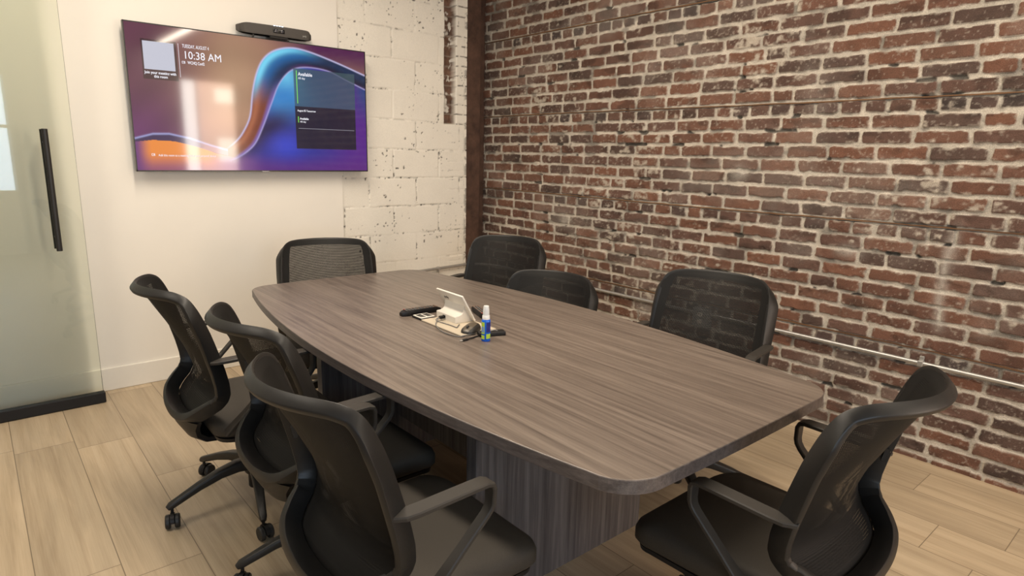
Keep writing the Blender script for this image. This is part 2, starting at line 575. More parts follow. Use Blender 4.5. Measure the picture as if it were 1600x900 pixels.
# ---- exposed brick wall: relief mesh
def brick_wall():
    ys = np.concatenate([np.arange(-2.33, -0.4, 0.02), np.arange(-0.4, 0.2, 0.01), np.arange(0.2, 2.0, 0.0038), np.arange(2.0, 4.372, 0.0062)])
    zs = np.concatenate([np.arange(-0.005, 2.75, 0.0046), np.arange(2.75, ZC + 0.02, 0.02)])
    Y, Z = np.meshgrid(ys, zs, indexing='ij')
    # wobbly edges
    wz = Z + 0.010 * (fbm(Y * 1.1, Z * 1.3, 11) - 0.5) + 0.0045 * (fbm(Y * 28, Z * 28, 12, 3) - 0.5) * 2
    wy = Y + 0.006 * (fbm(Y * 30, Z * 30, 13, 3) - 0.5) * 2
    ch = 0.0741
    c = (wz - 0.55) / ch
    n = np.floor(c).astype(int)
    fz = (c - n) * ch
    n8 = n % 8
    rs = np.random.RandomState(5)
    dy = np.zeros_like(Y)
    bid = np.zeros_like(Y)
    blen = np.zeros_like(Y)
    for k in range(n.min(), n.max() + 1):
        header = (k % 8 == 7)
        L = 0.116 if header else 0.2265
        edges = [-3.0 + (L / 2 if k % 2 else 0) + rs.uniform(-0.04, 0.04)]
        while edges[-1] < 4.8:
            r = rs.rand()
            if header:
                l = L + rs.uniform(-0.012, 0.014)
            elif r < 0.07:
                l = L * 0.55 + rs.uniform(-0.01, 0.01)
            else:
                l = L + rs.uniform(-0.011, 0.011)
            edges.append(edges[-1] + l)
        edges = np.array(edges)
        msk = (n == k)
        yy = wy[msk]
        i = np.searchsorted(edges, yy) - 1
        i = np.clip(i, 0, len(edges) - 2)
        dy[msk] = np.minimum(yy - edges[i], edges[i + 1] - yy)
        bid[msk] = i + 1000 * (k + 50)
        blen[msk] = edges[i + 1] - edges[i]
    r1 = _hash(bid, bid * 0 + 1, 3)
    r2 = _hash(bid, bid * 0 + 2, 3)
    r3 = _hash(bid, bid * 0 + 3, 3)
    r4 = _hash(bid, bid * 0 + 4, 3)
    dz = np.minimum(fz, ch - fz) + 0.003 * (r4 - 0.5)
    jy = 0.0068 + 0.004 * (r2 - 0.4)
    # tilt: each brick a touch rotated
    e = np.minimum(dy - jy, dz - 0.0082)
    # rounded, chipped arrises
    corner = np.sqrt(np.clip(0.016 - (dy - jy), 0, 1) ** 2 + np.clip(0.016 - (dz - 0.0082), 0, 1) ** 2)
    e = np.minimum(e, 0.016 - corner + 0.002)
    e = e - 0.005 * np.clip(fbm(Y * 16, Z * 16, 31, 3) - 0.58, 0, 1) * 6
    chip = sstep(0.66, 0.74, fbm(Y * 9, Z * 11, 33, 3))
    brick = sstep(-0.0012, 0.0028, e)
    relief = 0.006 + 0.0085 * r3
    face = 0.0014 * (fbm(Y * 45, Z * 45, 41, 3) - 0.5) * 2 + 0.0025 * (fbm(Y * 9, Z * 12, 42, 2) - 0.5)
    mort_h = 0.0035 * fbm(Y * 12, Z * 12, 51, 3) + 0.0060 * (fbm(Y * 60, Z * 60, 52, 3) - 0.5)
    # joints raked empty here and there
    hole = sstep(0.74, 0.78, fbm(Y * 9 + 3, Z * 12, 53, 3)) * (1 - brick) * sstep(0.0, 0.004, 0.014 - dz)
    # mortar smeared across brick faces
    region = fbm(Y * 1.1 + 9, Z * 1.4, 61, 3)
    g = lambda y0, z0, sy, sz: np.exp(-((Y - y0) / sy) ** 2 - ((Z - z0) / sz) ** 2)
    region = region + 0.23 * g(2.75, 2.2, 0.42, 0.10) + 0.16 * g(3.6, 1.87, 0.35, 0.2) + 0.14 * g(2.1, 2.08, 0.3, 0.1)
    smear_n = fbm(Y * 24, Z * 30, 63, 4)
    smear = sstep(0.0, 0.12, smear_n * 0.55 + region * 0.62 - 0.765)
    edge_smear = sstep(0.60, 0.72, fbm(Y * 34, Z * 38, 64, 3)) * sstep(0.014, 0.002, e) * brick
    dots = sstep(0.70, 0.78, fbm(Y * 85, Z * 85, 65, 2)) * brick * sstep(0.35, 0.6, fbm(Y * 3, Z * 3, 66, 2) + 0.1)
    H = mort_h * (1 - brick) + brick * (relief + face) - 0.010 * hole - 0.004 * chip * brick
    H = H + 0.0016 * smear + 0.0012 * edge_smear * brick
    # lath slots at every eighth joint
    lz = np.abs(Z - (0.55 + 0.5925 * np.round((Z - 0.55) / 0.5925)) - 0.003 * np.sin(Y * 1.7))
    # colours
    pal = np.array([(0.178, 0.082, 0.053), (0.158, 0.074, 0.050), (0.128, 0.068, 0.051), (0.188, 0.084, 0.052), (0.105, 0.063, 0.050), (0.172, 0.084, 0.056), (0.142, 0.076, 0.057)])
    pi = np.clip((r1 * 7).astype(int), 0, 6)
    C = pal[pi] * (0.74 + 0.24 * r2)[..., None]
    hd = (n8 == 7)
    C = np.where((hd & (r4 < 0.55))[..., None], C * np.array([0.72, 0.84, 0.95]), C)
    mot = fbm(Y * 22, Z * 22, 71, 3)
    C = C * (0.80 + 0.40 * mot)[..., None]
    dark = sstep(0.60, 0.72, fbm(Y * 6, Z * 14, 73, 3))
    C = C * (1 - 0.35 * dark)[..., None]
    M = np.array((0.53, 0.475, 0.40))[None, None] * (0.66 + 0.62 * fbm(Y * 18, Z * 18, 75, 3))[..., None]
    M = M * (1 - 0.5 * sstep(0.60, 0.75, fbm(Y * 8, Z * 13, 76, 3)))[..., None] 
    Cc = C * brick[..., None] + M * (1 - brick)[..., None]
    a = np.clip(0.85 * smear * brick + 0.45 * edge_smear + 0.30 * dots, 0, 1)[..., None]
    Cc = Cc * (1 - a) + np.array((0.48, 0.42, 0.345)) * a
    # lime dust bloom, generally light, heavier low down on the right
    bloom = sstep(0.50, 0.75, fbm(Y * 3.1, Z * 3.9, 81, 4)) * 0.12 + 0.02
    drip = np.exp(-((Y - 0.86 - 0.012 * np.sin(Z * 9)) / 0.024) ** 2) * sstep(0.62, 0.72, Z) * sstep(1.22, 1.05, Z) * (0.35 + 0.65 * fbm(Y * 40, Z * 14, 83, 3))
    spots = 0.55 * g(1.95, 1.35, 0.05, 0.04) + 0.5 * g(1.3, 0.98, 0.06, 0.03) + 0.45 * g(3.35, 0.95, 0.05, 0.05) + 0.45 * g(2.55, 0.42, 0.10, 0.06)
    bl = np.clip(bloom + 0.7 * drip + spots * (0.4 + fbm(Y * 25, Z * 25, 84, 3)), 0, 0.8)[..., None]
    Cc = Cc * (1 - bl) + np.array((0.56, 0.52, 0.46)) * bl
    Cc = Cc * (1 - 0.75 * hole)[..., None]
    P = np.stack([-H, Y, Z], -1)
    return grid_mesh('wall_right', P, Cc, attr_mat('old_brick_and_mortar', 0.93, 0.24, 260, 0.75, 230, 0.004), flip=True)


bw = struct(brick_wall())
struct(box_obj('wall_right_core', 0.012, 0.3, YS - 0.2, YN + 0.4, 0, ZC, M_plaster))
# thin wood laths bedded in every eighth joint
for k in range(5):
    z = 0.55 + 0.5925 * k
    bm = bmesh.new()
    N = 150
    pts = []
    rsk = random.Random(k)
    for i in range(N + 1):
        y = -2.3 + (4.36 + 2.3) * i / N
        pts.append((-0.007 - 0.0015 * rsk.random(), y, z + 0.003 * math.sin(y * 1.7 + k) + 0.0015 * rsk.uniform(-1, 1)))
    sweep(bm, pts, lambda i: [(a, b * rr) for rr in (0.75 + 0.5 * rsk.random(),) for a, b in ((-0.005, -0.0032), (0.005, -0.0032), (0.005, 0.0032), (-0.005, 0.0032))])
    struct(obj('trim_%d' % (k + 1), bm, M_lath))


# ---- painted concrete block wall
def block_wall():
    xs = np.concatenate([np.arange(-1.376, -0.262, 0.0055), [-0.262]])
    zs = np.concatenate([np.arange(-0.005, 2.75, 0.0058), np.arange(2.76, ZC + 0.02, 0.02)])
    X, Z = np.meshgrid(xs, zs, indexing='ij')
    wx = X + 0.012 * (fbm(X * 12, Z * 12, 101, 3) - 0.5)
    wz = Z + 0.012 * (fbm(X * 10, Z * 10, 102, 3) - 0.5)
    rh = 0.2145
    c = (wz - 0.594) / rh
    n = np.floor(c).astype(int)
    fz = (c - n) * rh
    offs = np.where(n % 2 == 0, -0.745, -0.945)
    cx = (wx - offs) / 0.41
    m = np.floor(cx).astype(int)
    fx = (cx - m) * 0.41
    dz = np.minimum(fz, rh - fz)
    dx = np.minimum(fx, 0.41 - fx)
    # toothed-in bricks along the right edge
    br = sstep(-0.372, -0.368, X)
    ch = 0.0741
    c2 = (wz - 0.55) / ch
    f2 = (c2 - np.floor(c2)) * ch
    d2 = np.minimum(f2, ch - f2)
    upper = Z > 1.64
    isbr = (X > -0.372) & upper
    dd = np.minimum(dz, dx)
    dd = np.where(isbr, np.minimum(d2, np.abs(X + 0.372)), dd)
    dlow = np.where((X > -0.45) & (~upper), np.minimum(d2 + 0.004, dd), dd)
    dd = dlow
    groove = sstep(0.009, 0.001, dd) * (0.25 + 0.75 * sstep(0.40, 0.58, fbm(X * 5, Z * 5, 110, 3)))
    chips = sstep(0.60, 0.66, fbm(X * 60, Z * 60, 104, 3)) * sstep(0.009, 0.001, dd) * sstep(0.46, 0.60, fbm(X * 7 + 2, Z * 9, 105, 3))
    pits = sstep(0.80, 0.84, fbm(X * 55, Z * 55, 106, 2)) * sstep(0.52, 0.64, fbm(X * 4, Z * 5, 107, 2))
    edgechips = sstep(0.50, 0.60, fbm(X * 40, Z * 30, 108, 3)) * sstep(-0.30, -0.265, X)
    rec = (sstep(-0.482, -0.474, wx) * sstep(-0.366, -0.374, wx) * sstep(1.655, 1.668, wz))
    H = 0.0025 * (fbm(X * 7, Z * 7, 111, 3) - 0.5) + 0.0012 * (fbm(X * 60, Z * 60, 112, 3) - 0.5) - 0.004 * groove - 0.004 * chips - 0.003 * pits
    H = H + 0.004 * (_hash(n.astype(float), m.astype(float), 9) - 0.5) * (1 - rec)
    # cavity with rough raw brick ends
    rowb = np.floor((wz - 0.55) / ch)
    rb = _hash(rowb, rowb * 0, 19)
    H = H - rec * (0.035 + 0.03 * rb + 0.03 * fbm(X * 30, Z * 30, 114, 3))
    base = np.array((0.84, 0.80, 0.71))
    C = base[None, None] * (0.93 + 0.10 * fbm(X * 5, Z * 5, 113, 3))[..., None]
    ag = np.clip(0.9 * chips + 0.9 * pits + 0.30 * groove * sstep(0.45, 0.62, fbm(X * 22, Z * 22, 117, 3)) + 0.6 * edgechips, 0, 1)[..., None]
    tooth = sstep(0.0055, 0.0025, d2) * ((X > -0.368) & upper) * sstep(0.36, 0.46, fbm(X * 30, Z * 20, 118, 3))
    ag = np.maximum(ag, 0.85 * tooth[..., None])
    C = C * (1 - ag) + np.array((0.055, 0.045, 0.035)) * ag
    rawb = np.array((0.13, 0.07, 0.045)) * (0.6 + 0.8 * rb)[..., None] * (0.5 + fbm(X * 35, Z * 35, 115, 3))[..., None]
    mort = np.array((0.36, 0.31, 0.25))
    mj = (sstep(0.008, 0.003, d2) * 0.55)[..., None]
    rawb = rawb * (1 - mj) + mort * mj
    patch = sstep(0.60, 0.68, fbm(X * 25, Z * 18, 116, 3) + 0.10 * sstep(-0.445, -0.46, X))[..., None]
    rawb = rawb * (1 - patch) + base * 0.8 * patch
    C = C * (1 - rec[..., None]) + rawb * rec[..., None]
    P = np.stack([X, (YN + 0.02) - H, Z], -1)
    return grid_mesh('wall_back_block', P, C, attr_mat('painted_block', 0.62, 0.035, 120, 0.25, 160, 0.002, 0.4), flip=False)


struct(block_wall())
struct(box_obj('wall_back_core', -1.376, 0.3, YN + 0.16, YN + 0.35, 0, ZC, M_plaster))
# side return of the block wall beside the column
struct(box_obj('wall_back_return', -0.300, -0.262, YN + 0.024, YN + 0.17, 0, ZC, M_plaster))


def post_mat():
    m, nt, b = new_mat('rust_brown_painted_steel')
    N, L = nt.nodes, nt.links
    tc = N.new('ShaderNodeTexCoord')
    n = N.new('ShaderNodeTexNoise'); n.inputs['Scale'].default_value = 7; n.inputs['Detail'].default_value = 8; n.inputs['Roughness'].default_value = 0.7
    L.new(tc.outputs['Object'], n.inputs['Vector'])
    cr = N.new('ShaderNodeValToRGB')
    cr.color_ramp.elements[0].position = 0.35; cr.color_ramp.elements[0].color = (0.040, 0.019, 0.012, 1)
    cr.color_ramp.elements[1].position = 0.72; cr.color_ramp.elements[1].color = (0.125, 0.066, 0.043, 1)
    L.new(n.outputs['Fac'], cr.inputs[0]); L.new(cr.outputs[0], b.inputs['Base Color'])
    b.inputs['Roughness'].default_value = 0.6
    return m


M_post = post_mat()
# steel H column standing in the corner pocket
bm = bmesh.new()
bx(bm, -0.262, -0.116, YN + 0.03, YN + 0.042, 0, ZC, 0.002)
bx(bm, -0.195, -0.183, YN + 0.042, YN + 0.150, 0, ZC)
bx(bm, -0.262, -0.116, YN + 0.150, YN + 0.160, 0, ZC)
col = obj('steel_column', bm, M_post)
tag(col, 'rust-brown painted steel column standing in the corner between white and brick walls', 'column')
struct(box_obj('wall_right_return', -0.116, 0.01, YN + 0.118, YN + 0.165, 0, ZC, M_post))

# ------------------------------------------------------------------ ceiling lamp (seen mirrored in the screen)
t = empty('linear_lamp', (-1.1, 0.4, 2.87))
tag(t, 'long white linear lamp hanging from the ceiling above the brick side of the table', 'lamp')
bm = bmesh.new()
bx(bm, -0.045, 0.045, -2.65, 2.65, 0.0, 0.06, 0.004)
obj('lamp_body', bm, M_trimw, t)
for y in (-2.3, 0, 2.3):
    bm = bmesh.new()
    sweep(bm, [(0, y, 0.06), (0, y, ZC - 2.87)], circ(0.0025, 8), up=Vector((1, 0, 0)))
    obj('hanger_wire', bm, M_steel, t)

# ------------------------------------------------------------------ glass sliding door
def glass_mat(name, tint, gl=0.9):
    m, nt, b = new_mat(name)
    N, L = nt.nodes, nt.links
    tr = N.new('ShaderNodeBsdfTransparent'); tr.inputs[0].default_value = tint
    g = N.new('ShaderNodeBsdfGlossy'); g.inputs['Roughness'].default_value = 0.02; g.inputs[0].default_value = (gl, gl, gl, 1)
    fr = N.new('ShaderNodeFresnel'); fr.inputs['IOR'].default_value = 1.5
    ms = N.new('ShaderNodeMixShader')
    L.new(fr.outputs[0], ms.inputs[0]); L.new(tr.outputs[0], ms.inputs[1]); L.new(g.outputs[0], ms.inputs[2])
    L.new(ms.outputs[0], N['Material Output'].inputs['Surface'])
    return m


M_glass = glass_mat('green_tinted_glass', (0.978, 0.994, 0.955, 1))
YG = 4.055
t = empty('glass_sliding_door', (-3.55, YG, 0))
t['kind'] = 'structure'
t.name = 'door_1'
bm = bmesh.new()
bx(bm, -0.62, 0.585, -0.006, 0.006, 0.05, 2.75, 0.001, 1)
obj('glass_panel', bm, M_glass, t)
bm = bmesh.new()
bx(bm, -0.62, 0.592, -0.022, 0.022, 0.004, 0.062, 0.003)
obj('bottom_rail', bm, M_plastic, t)
bm = bmesh.new()
bx(bm, -0.62, 0.592, -0.022, 0.022, 2.74, 2.80, 0.003)
obj('top_rail', bm, M_plastic, t)
for s in (-1, 1):
    bm = bmesh.new()
    sec = circ(0.0135, 14)
    sweep(bm, [(0.462, s * 0.055, 0.885), (0.462, s * 0.055, 1.505)], sec, up=Vector((1, 0, 0)))
    for z in (0.95, 1.44):
        sweep(bm, [(0.462, s * 0.006, z), (0.462, s * 0.05, z)], circ(0.008, 10), up=Vector((0, 0, 1)))
    obj('handle', bm, M_plastic_s, t, smooth=True, auto=40)

# ------------------------------------------------------------------ wall screen
SX0, SX1, SZ0, SZ1 = -2.67, -1.214, 1.288, 2.103
YT = YN - 0.080          # glass face
SW, SH = SX1 - SX0, SZ1 - SZ0


def screen_image(u, v):
    """u right, v down, linear rgb of the picture shown on the screen"""
    asp = SW / SH
    def S(r, g, b):
        return np.array(srgb(r, g, b)[:3])

    def mix(c, d, a):
        a = np.clip(a, 0, 1)[..., None]
        return c * (1 - a) + d * a
    C = np.ones(u.shape + (3,)) * S(98, 56, 74)
    C = mix(C, S(160, 118, 96), sstep(0.05, 0.45, u) * sstep(1.0, 0.35, np.abs(v - 0.35) * 1.6))
    C = mix(C, S(176, 140, 112), np.exp(-((u - 0.40) / 0.12) ** 2 - ((v - 0.30) / 0.4) ** 2))
    C = mix(C, S(104, 52, 104), sstep(0.30, 0.0, u) * sstep(0.35, 0.85, v))
    # silky folds
    fold = 0.5 + 0.5 * np.sin((u * 7 + v * 9 + 1.5 * np.sin(u * 6)) * 2.2)
    C = C * (0.92 + 0.14 * fold)[..., None]
    C = mix(C, S(78, 26, 74), sstep(0.5, 0.78, u) * sstep(0.35, 0.0, v))
    # curves
    ox = np.array([-0.10, 0.18, 0.293, 0.339, 0.379, 0.412, 0.447, 0.464, 0.484, 0.515, 0.565, 0.639, 0.723, 0.855, 1.0])
    oy = np.array([0.775, 0.80, 0.875, 0.839, 0.782, 0.712, 0.585, 0.406, 0.267, 0.154, 0.077, 0.038, 0.05, 0.11, 0.190])
    ix = np.array([0.340, 0.382, 0.455, 0.499, 0.546, 0.582, 0.635, 0.703, 0.808, 0.899, 1.0])
    iy = np.array([0.930, 0.907, 0.806, 0.664, 0.464, 0.320, 0.214, 0.174, 0.183, 0.241, 0.308])

    def dist(px, py):
        d = np.full(u.shape, 9.0)
        sgn = np.zeros(u.shape)
        tt = np.zeros(u.shape)
        P = catmull([(a, b, 0) for a, b in zip(px, py)], 6)
        P = np.array([(p[0], p[1]) for p in P])
        n = len(P) - 1
        for i in range(n):
            a = P[i]; b = P[i + 1]
            ax, ay, bx_, by_ = a[0] * asp, a[1], b[0] * asp, b[1]
            ex, ey = bx_ - ax, by_ - ay
            X, Y = u * asp - ax, v - ay
            h = np.clip((X * ex + Y * ey) / (ex * ex + ey * ey + 1e-12), 0, 1)
            dx, dy_ = X - ex * h, Y - ey * h
            dd = np.hypot(dx, dy_)
            cl = dd < d
            d = np.where(cl, dd, d)
            sgn = np.where(cl, np.sign(ex * Y - ey * X), sgn)
            tt = np.where(cl, (i + h) / n, tt)
        return d, sgn, tt
    do, so, to = dist(ox[3:], oy[3:])
    di, si, ti = dist(ix, iy)
    below = (si > 0) & (u > 0.36)     # under the inner edge
    so = np.where(u < 0.345, -1, so)
    # area under the ribbon, right
    B = np.ones(u.shape + (3,)) * S(46, 48, 140)
    B = mix(B, S(120, 215, 245), np.exp(-((u - 0.60) / 0.07) ** 2 - ((v - 0.30) / 0.16) ** 2) * 1.1)
    B = mix(B, S(50, 130, 200), np.exp(-((u - 0.60) / 0.12) ** 2 - ((v - 0.42) / 0.15) ** 2))
    B = mix(B, S(34, 26, 46), sstep(0.20, 0.0, np.abs(v - 0.68 + (u - 0.53) * 0.9)) * sstep(0.70, 0.52, u) * 0.95)
    B = mix(B, S(84, 34, 130), sstep(0.70, 0.98, u))
    B = mix(B, S(36, 62, 120), sstep(0.90, 1.0, u) * sstep(0.65, 0.3, v))
    B = mix(B, S(92, 38, 120), sstep(0.84, 1.0, v) * 0.8)
    B = mix(B, S(54, 68, 190), np.exp(-((u - 0.60) / 0.08) ** 2 - ((v - 0.80) / 0.10) ** 2))
    B = mix(B, S(128, 84, 140), sstep(0.52, 0.34, u) * sstep(0.85, 0.95, v))
    C = np.where(below[..., None], B, C)
    # floor of the picture, left/below
    low = ((v > 0.90) | ((u < 0.40) & (v > np.interp(u, [0, .063, .142, .217, .301, .40], [.80, .78, .782, .817, .874, .91])))) & ~(below)
    Lw = np.ones(u.shape + (3,)) * S(236, 140, 62)
    Lw = mix(Lw, S(150, 84, 110), sstep(0.86, 1.0, v))
    Lw = mix(Lw, S(170, 120, 110), sstep(0.26, 0.40, u))
    Lw = mix(Lw, S(110, 60, 120), sstep(0.06, 0.0, u))
    Lw = mix(Lw, S(128, 84, 140), sstep(0.24, 0.36, u) * sstep(0.84, 0.93, v))
    C = np.where(low[..., None], Lw, C)
    # ribbon
    inside = (so > 0) & ~below & (u > 0.335) & (v < 0.93)
    k = do / (do + di + 1e-6)
    R = np.ones(u.shape + (3,)) * S(122, 62, 44)
    up_ = sstep(0.52, 0.24, v)
    R = mix(R, S(26, 98, 160), up_)
    R = mix(R, S(120, 214, 246), up_ * np.exp(-((k - 0.12) / 0.16) ** 2) * sstep(0.86, 0.55, u))
    R = mix(R, S(8, 20, 50), up_ * sstep(0.35, 0.85, k) * 0.85)
    R = mix(R, S(88, 30, 96), up_ * sstep(0.72, 1.0, k) * sstep(0.58, 0.75, u))
    R = mix(R, S(14, 18, 44), sstep(0.64, 0.82, u) * 0.85)
    R = mix(R, S(196, 120, 84), (1 - up_) * np.exp(-((k - 0.25) / 0.2) ** 2) * 0.5)
    R = mix(R, S(120, 104, 190), (1 - up_) * sstep(0.70, 1.0, k) * 0.9)
    C = mix(C, R, inside * sstep(0.335, 0.395, u))
    # left dark wave
    wt = np.interp(u, [0, .065, .124, .198, .281, .345], [.777, .742, .738, .765, .814, .845])
    wb = np.interp(u, [0, .063, .142, .217, .301, .345], [.80, .785, .79, .822, .870, .885])
    wave = (v > wt) & (v < wb) & (u < 0.345)
    Wc = mix(np.ones(u.shape + (3,)) * S(60, 44, 84), S(150, 110, 130), sstep(0.12, 0.34, u))
    C = np.where(wave[..., None], Wc, C)
    # bright rims
    lavender = S(205, 200, 240)
    C = mix(C, lavender, np.exp(-(do / 0.0065) ** 2) * sstep(0.33, 0.40, u) * 0.8)
    C = mix(C, S(190, 180, 235), np.exp(-(di / 0.0055) ** 2) * 0.6 * sstep(0.36, 0.43, u))
    C = mix(C, S(170, 176, 230), np.exp(-((v - wt) / 0.007) ** 2) * (u < 0.345) * 0.75)
    # agenda card
    ins = (u > 0.648) & (u < 0.946) & (v > 0.188) & (v < 0.82)
    top = v < 0.482
    card = np.where(top[..., None], C * 0.16 + S(56, 80, 90) * 0.84 + (C * 0.05), C * 0.03 + S(26, 22, 40) * 0.97)
    C = np.where(ins[..., None], card, C)
    capm = (u > 0.052) & (u < 0.176) & (v > 0.100) & (v < 0.365)
    C = np.where(capm[..., None], C * 0.35, C)
    return C


def screen_mat():
    m, nt, b = new_mat('lit_screen')
    N, L = nt.nodes, nt.links
    at = N.new('ShaderNodeAttribute'); at.attribute_name = 'col'
    b.inputs['Base Color'].default_value = (0.01, 0.01, 0.012, 1)
    b.inputs['Roughness'].default_value = 0.06
    b.inputs['Specular IOR Level'].default_value = 0.75
    L.new(at.outputs['Color'], b.inputs['Emission Color'])
    b.inputs['Emission Strength'].default_value = 0.95
    return m


tv = empty('wall_screen', ((SX0 + SX1) / 2, YN, (SZ0 + SZ1) / 2))
tag(tv, 'large flat screen on the cream wall showing a time and a purple blue swirl', 'television')
cx_, cz_ = (SX0 + SX1) / 2, (SZ0 + SZ1) / 2
b_ = 0.006
us = np.linspace(0, 1, 520)
vs = np.linspace(0, 1, 300)
U, V = np.meshgrid(us, vs, indexing='ij')
P = np.stack([-SW / 2 + b_ + U * (SW - 2 * b_), np.full(U.shape, YT - YN + 0.0), SH / 2 - b_ - V * (SH - 2 * b_)], -1)
scr = grid_mesh('screen', P, screen_image(U, V), screen_mat(), parent=tv, flip=False)
bm = bmesh.new()
yF = YT - YN
bx(bm, -SW / 2, SW / 2, yF + 0.002, yF + 0.030, -SH / 2, SH / 2, 0.002)
bx(bm, -SW / 2, -SW / 2 + b_, yF - 0.002, yF + 0.004, -SH / 2, SH / 2)
bx(bm, SW / 2 - b_, SW / 2, yF - 0.002, yF + 0.004, -SH / 2, SH / 2)
bx(bm, -SW / 2, SW / 2, yF - 0.002, yF + 0.004, SH / 2 - b_, SH / 2)
bx(bm, -SW / 2, SW / 2, yF - 0.002, yF + 0.004, -SH / 2, -SH / 2 + b_ + 0.002)
bx(bm, -0.30, 0.30, yF + 0.030, yF + 0.055, -0.28, 0.20, 0.006)
obj('bezel', bm, M_bezel, tv)
bm = bmesh.new()
bx(bm, -0.2, 0.2, -0.03, -0.001, -0.2, 0.2)
obj('wall_mount', bm, M_steel, tv)

M_txt = emat('screen_white', (0.9, 0.9, 0.98), 1.0)
M_green = emat('screen_green', srgb(120, 225, 80), 1.0)
M_pale = emat('screen_pale_tile', srgb(196, 198, 214), 0.9)
M_line = emat('screen_line', srgb(150, 150, 165), 0.8)


def sp(u, v):
    return (-SW / 2 + b_ + u * (SW - 2 * b_), SH / 2 - b_ - v * (SH - 2 * b_))


def text_mesh(name, body, size, loc, rot, mat, parent, align='LEFT', bold=0.0, width=None, extrude=0.0004):
    cu = bpy.data.curves.new(name, 'FONT')
    cu.body = body
    cu.size = size
    cu.extrude = extrude
    cu.offset = bold
    cu.align_x = align
    cu.resolution_u = 3
    to = bpy.data.objects.new(name, cu)
    COL.objects.link(to)
    bpy.context.view_layer.update()
    dg = bpy.context.evaluated_depsgraph_get()
    me = bpy.data.meshes.new_from_object(to.evaluated_get(dg))
    bpy.data.objects.remove(to)
    me.materials.clear()
    me.materials.append(mat)
    if width:
        xs = [v.co.x for v in me.vertices]
        s = width / (max(xs) - min(xs))
        for v in me.vertices:
            v.co.x *= s
    o = bpy.data.objects.new(name, me)
    COL.objects.link(o)
    o.parent = parent
    o.location = loc
    o.rotation_euler = rot
    return o


def scr_text(name, body, u, v, capv, width_u, mat=None, align='LEFT', bold=0.0):
    x, z = sp(u, v)
    size = capv * SH / 0.70
    return text_mesh(name, body, size, (x, yF - 0.0012, z), (math.pi / 2, 0, 0), mat or M_txt, scr, align, bold, width_u * SW)


scr_text('screen_writing', 'TUESDAY, AUGUST 4', 0.198, 0.130, 0.024, 0.099)
scr_text('screen_writing', '10:38 AM', 0.199, 0.204, 0.052, 0.136)
scr_text('screen_writing', 'WCHQ Conf2', 0.214, 0.240, 0.020, 0.063, bold=0.0003)
scr_text('screen_writing', 'Join your meeting with', 0.1125, 0.329, 0.018, 0.112, align='CENTER', bold=0.0004)
scr_text('screen_writing', 'this room', 0.1125, 0.354, 0.018, 0.048, align='CENTER', bold=0.0004)
scr_text('screen_writing', 'Available', 0.669, 0.243, 0.026, 0.066, bold=0.0004)
scr_text('screen_writing', 'All day', 0.669, 0.270, 0.016, 0.032)
scr_text('screen_writing', 'August 05 Tomorrow', 0.659, 0.524, 0.015, 0.086, bold=0.0002)
scr_text('screen_writing', 'Available', 0.669, 0.588, 0.016, 0.041, bold=0.0004)
scr_text('screen_writing', 'All day', 0.669, 0.611, 0.014, 0.028)
scr_text('screen_writing', 'Add this room to a meeting from your personal device', 0.078, 0.899, 0.016, 0.216)


def scr_rect(name, u0, u1, v0, v1, mat):
    x0, z1 = sp(u0, v0)
    x1, z0 = sp(u1, v1)
    bm = bmesh.new()
    bx(bm, x0, x1, yF - 0.0012, yF - 0.0003, z0, z1)
    return obj(name, bm, mat, scr)


scr_rect('screen_tile', 0.057, 0.167, 0.112, 0.300, M_pale)
scr_rect('screen_divider', 0.1830, 0.1842, 0.105, 0.337, M_txt)
scr_rect('screen_marker', 0.6605, 0.6635, 0.205, 0.461, M_green)
scr_rect('screen_marker', 0.6605, 0.6635, 0.564, 0.612, M_green)
scr_rect('screen_divider', 0.661, 0.936, 0.656, 0.6595, M_line)
for (u, v) in ((0.199, 0.231), (0.060, 0.888)):
    bm = bmesh.new()
    x, z = sp(u, v)
    a, bb = 0.0085, 0.0065
    for x0, x1, z0, z1 in ((x - a, x + a, z + bb - .002, z + bb), (x - a, x + a, z - bb, z - bb + .002), (x - a, x - a + .002, z - bb, z + bb), (x + a - .002, x + a, z - bb, z + bb), (x + .001, x + a - .003, z - .002, z + bb - .003)):
        bx(bm, x0, x1, yF - 0.0012, yF - 0.0003, z0, z1)
    obj('screen_icon', bm, M_txt, scr)
bm = bmesh.new()
bx(bm, -0.022, 0.022, yF - 0.003, yF + 0.002, -SH / 2 - 0.004, -SH / 2 + 0.004, 0.001)
obj('logo_plate', bm, pmat('grey_logo', (0.25, 0.25, 0.26, 1), 0.35, metal=0.4), tv)

# ------------------------------------------------------------------ video bar above the screen
vb = empty('video_bar', (-1.822, YN - 0.075, 2.103))
tag(vb, 'long dark grey camera and speaker bar mounted above the wall screen', 'camera')
M_barc = pmat('dark_grey_grille_cloth', (0.075, 0.067, 0.060, 1), 0.8, noise=0.2, nscale=500, bump=0.4, bscale=1500)
bm = bmesh.new()
Lb, Hb = 0.440, 0.060
sec_pts = catmull([(-0.5 * Lb, 0.012, 0), (-0.48 * Lb, -0.012, 0), (-0.40 * Lb, -0.030, 0), (0, -0.040, 0), (0.40 * Lb, -0.030, 0), (0.48 * Lb, -0.012, 0), (0.5 * Lb, 0.012, 0), (0.46 * Lb, 0.034, 0), (-0.46 * Lb, 0.034, 0)], 6, closed=True)
rings = []
for z, s in ((0.018, 0.95), (0.022, 0.985), (0.030, 1.0), (0.018 + Hb - 0.012, 1.0), (0.018 + Hb - 0.004, 0.985), (0.018 + Hb, 0.95)):
    rings.append([bm.verts.new((p.x * (1 - (1 - s) * 0.3), p.y * s, 0.048 + (z - 0.048) * (1 - 0.20 * max(0, (abs(p.x) / (0.5 * Lb) - 0.80) / 0.20) ** 2))) for p in sec_pts])
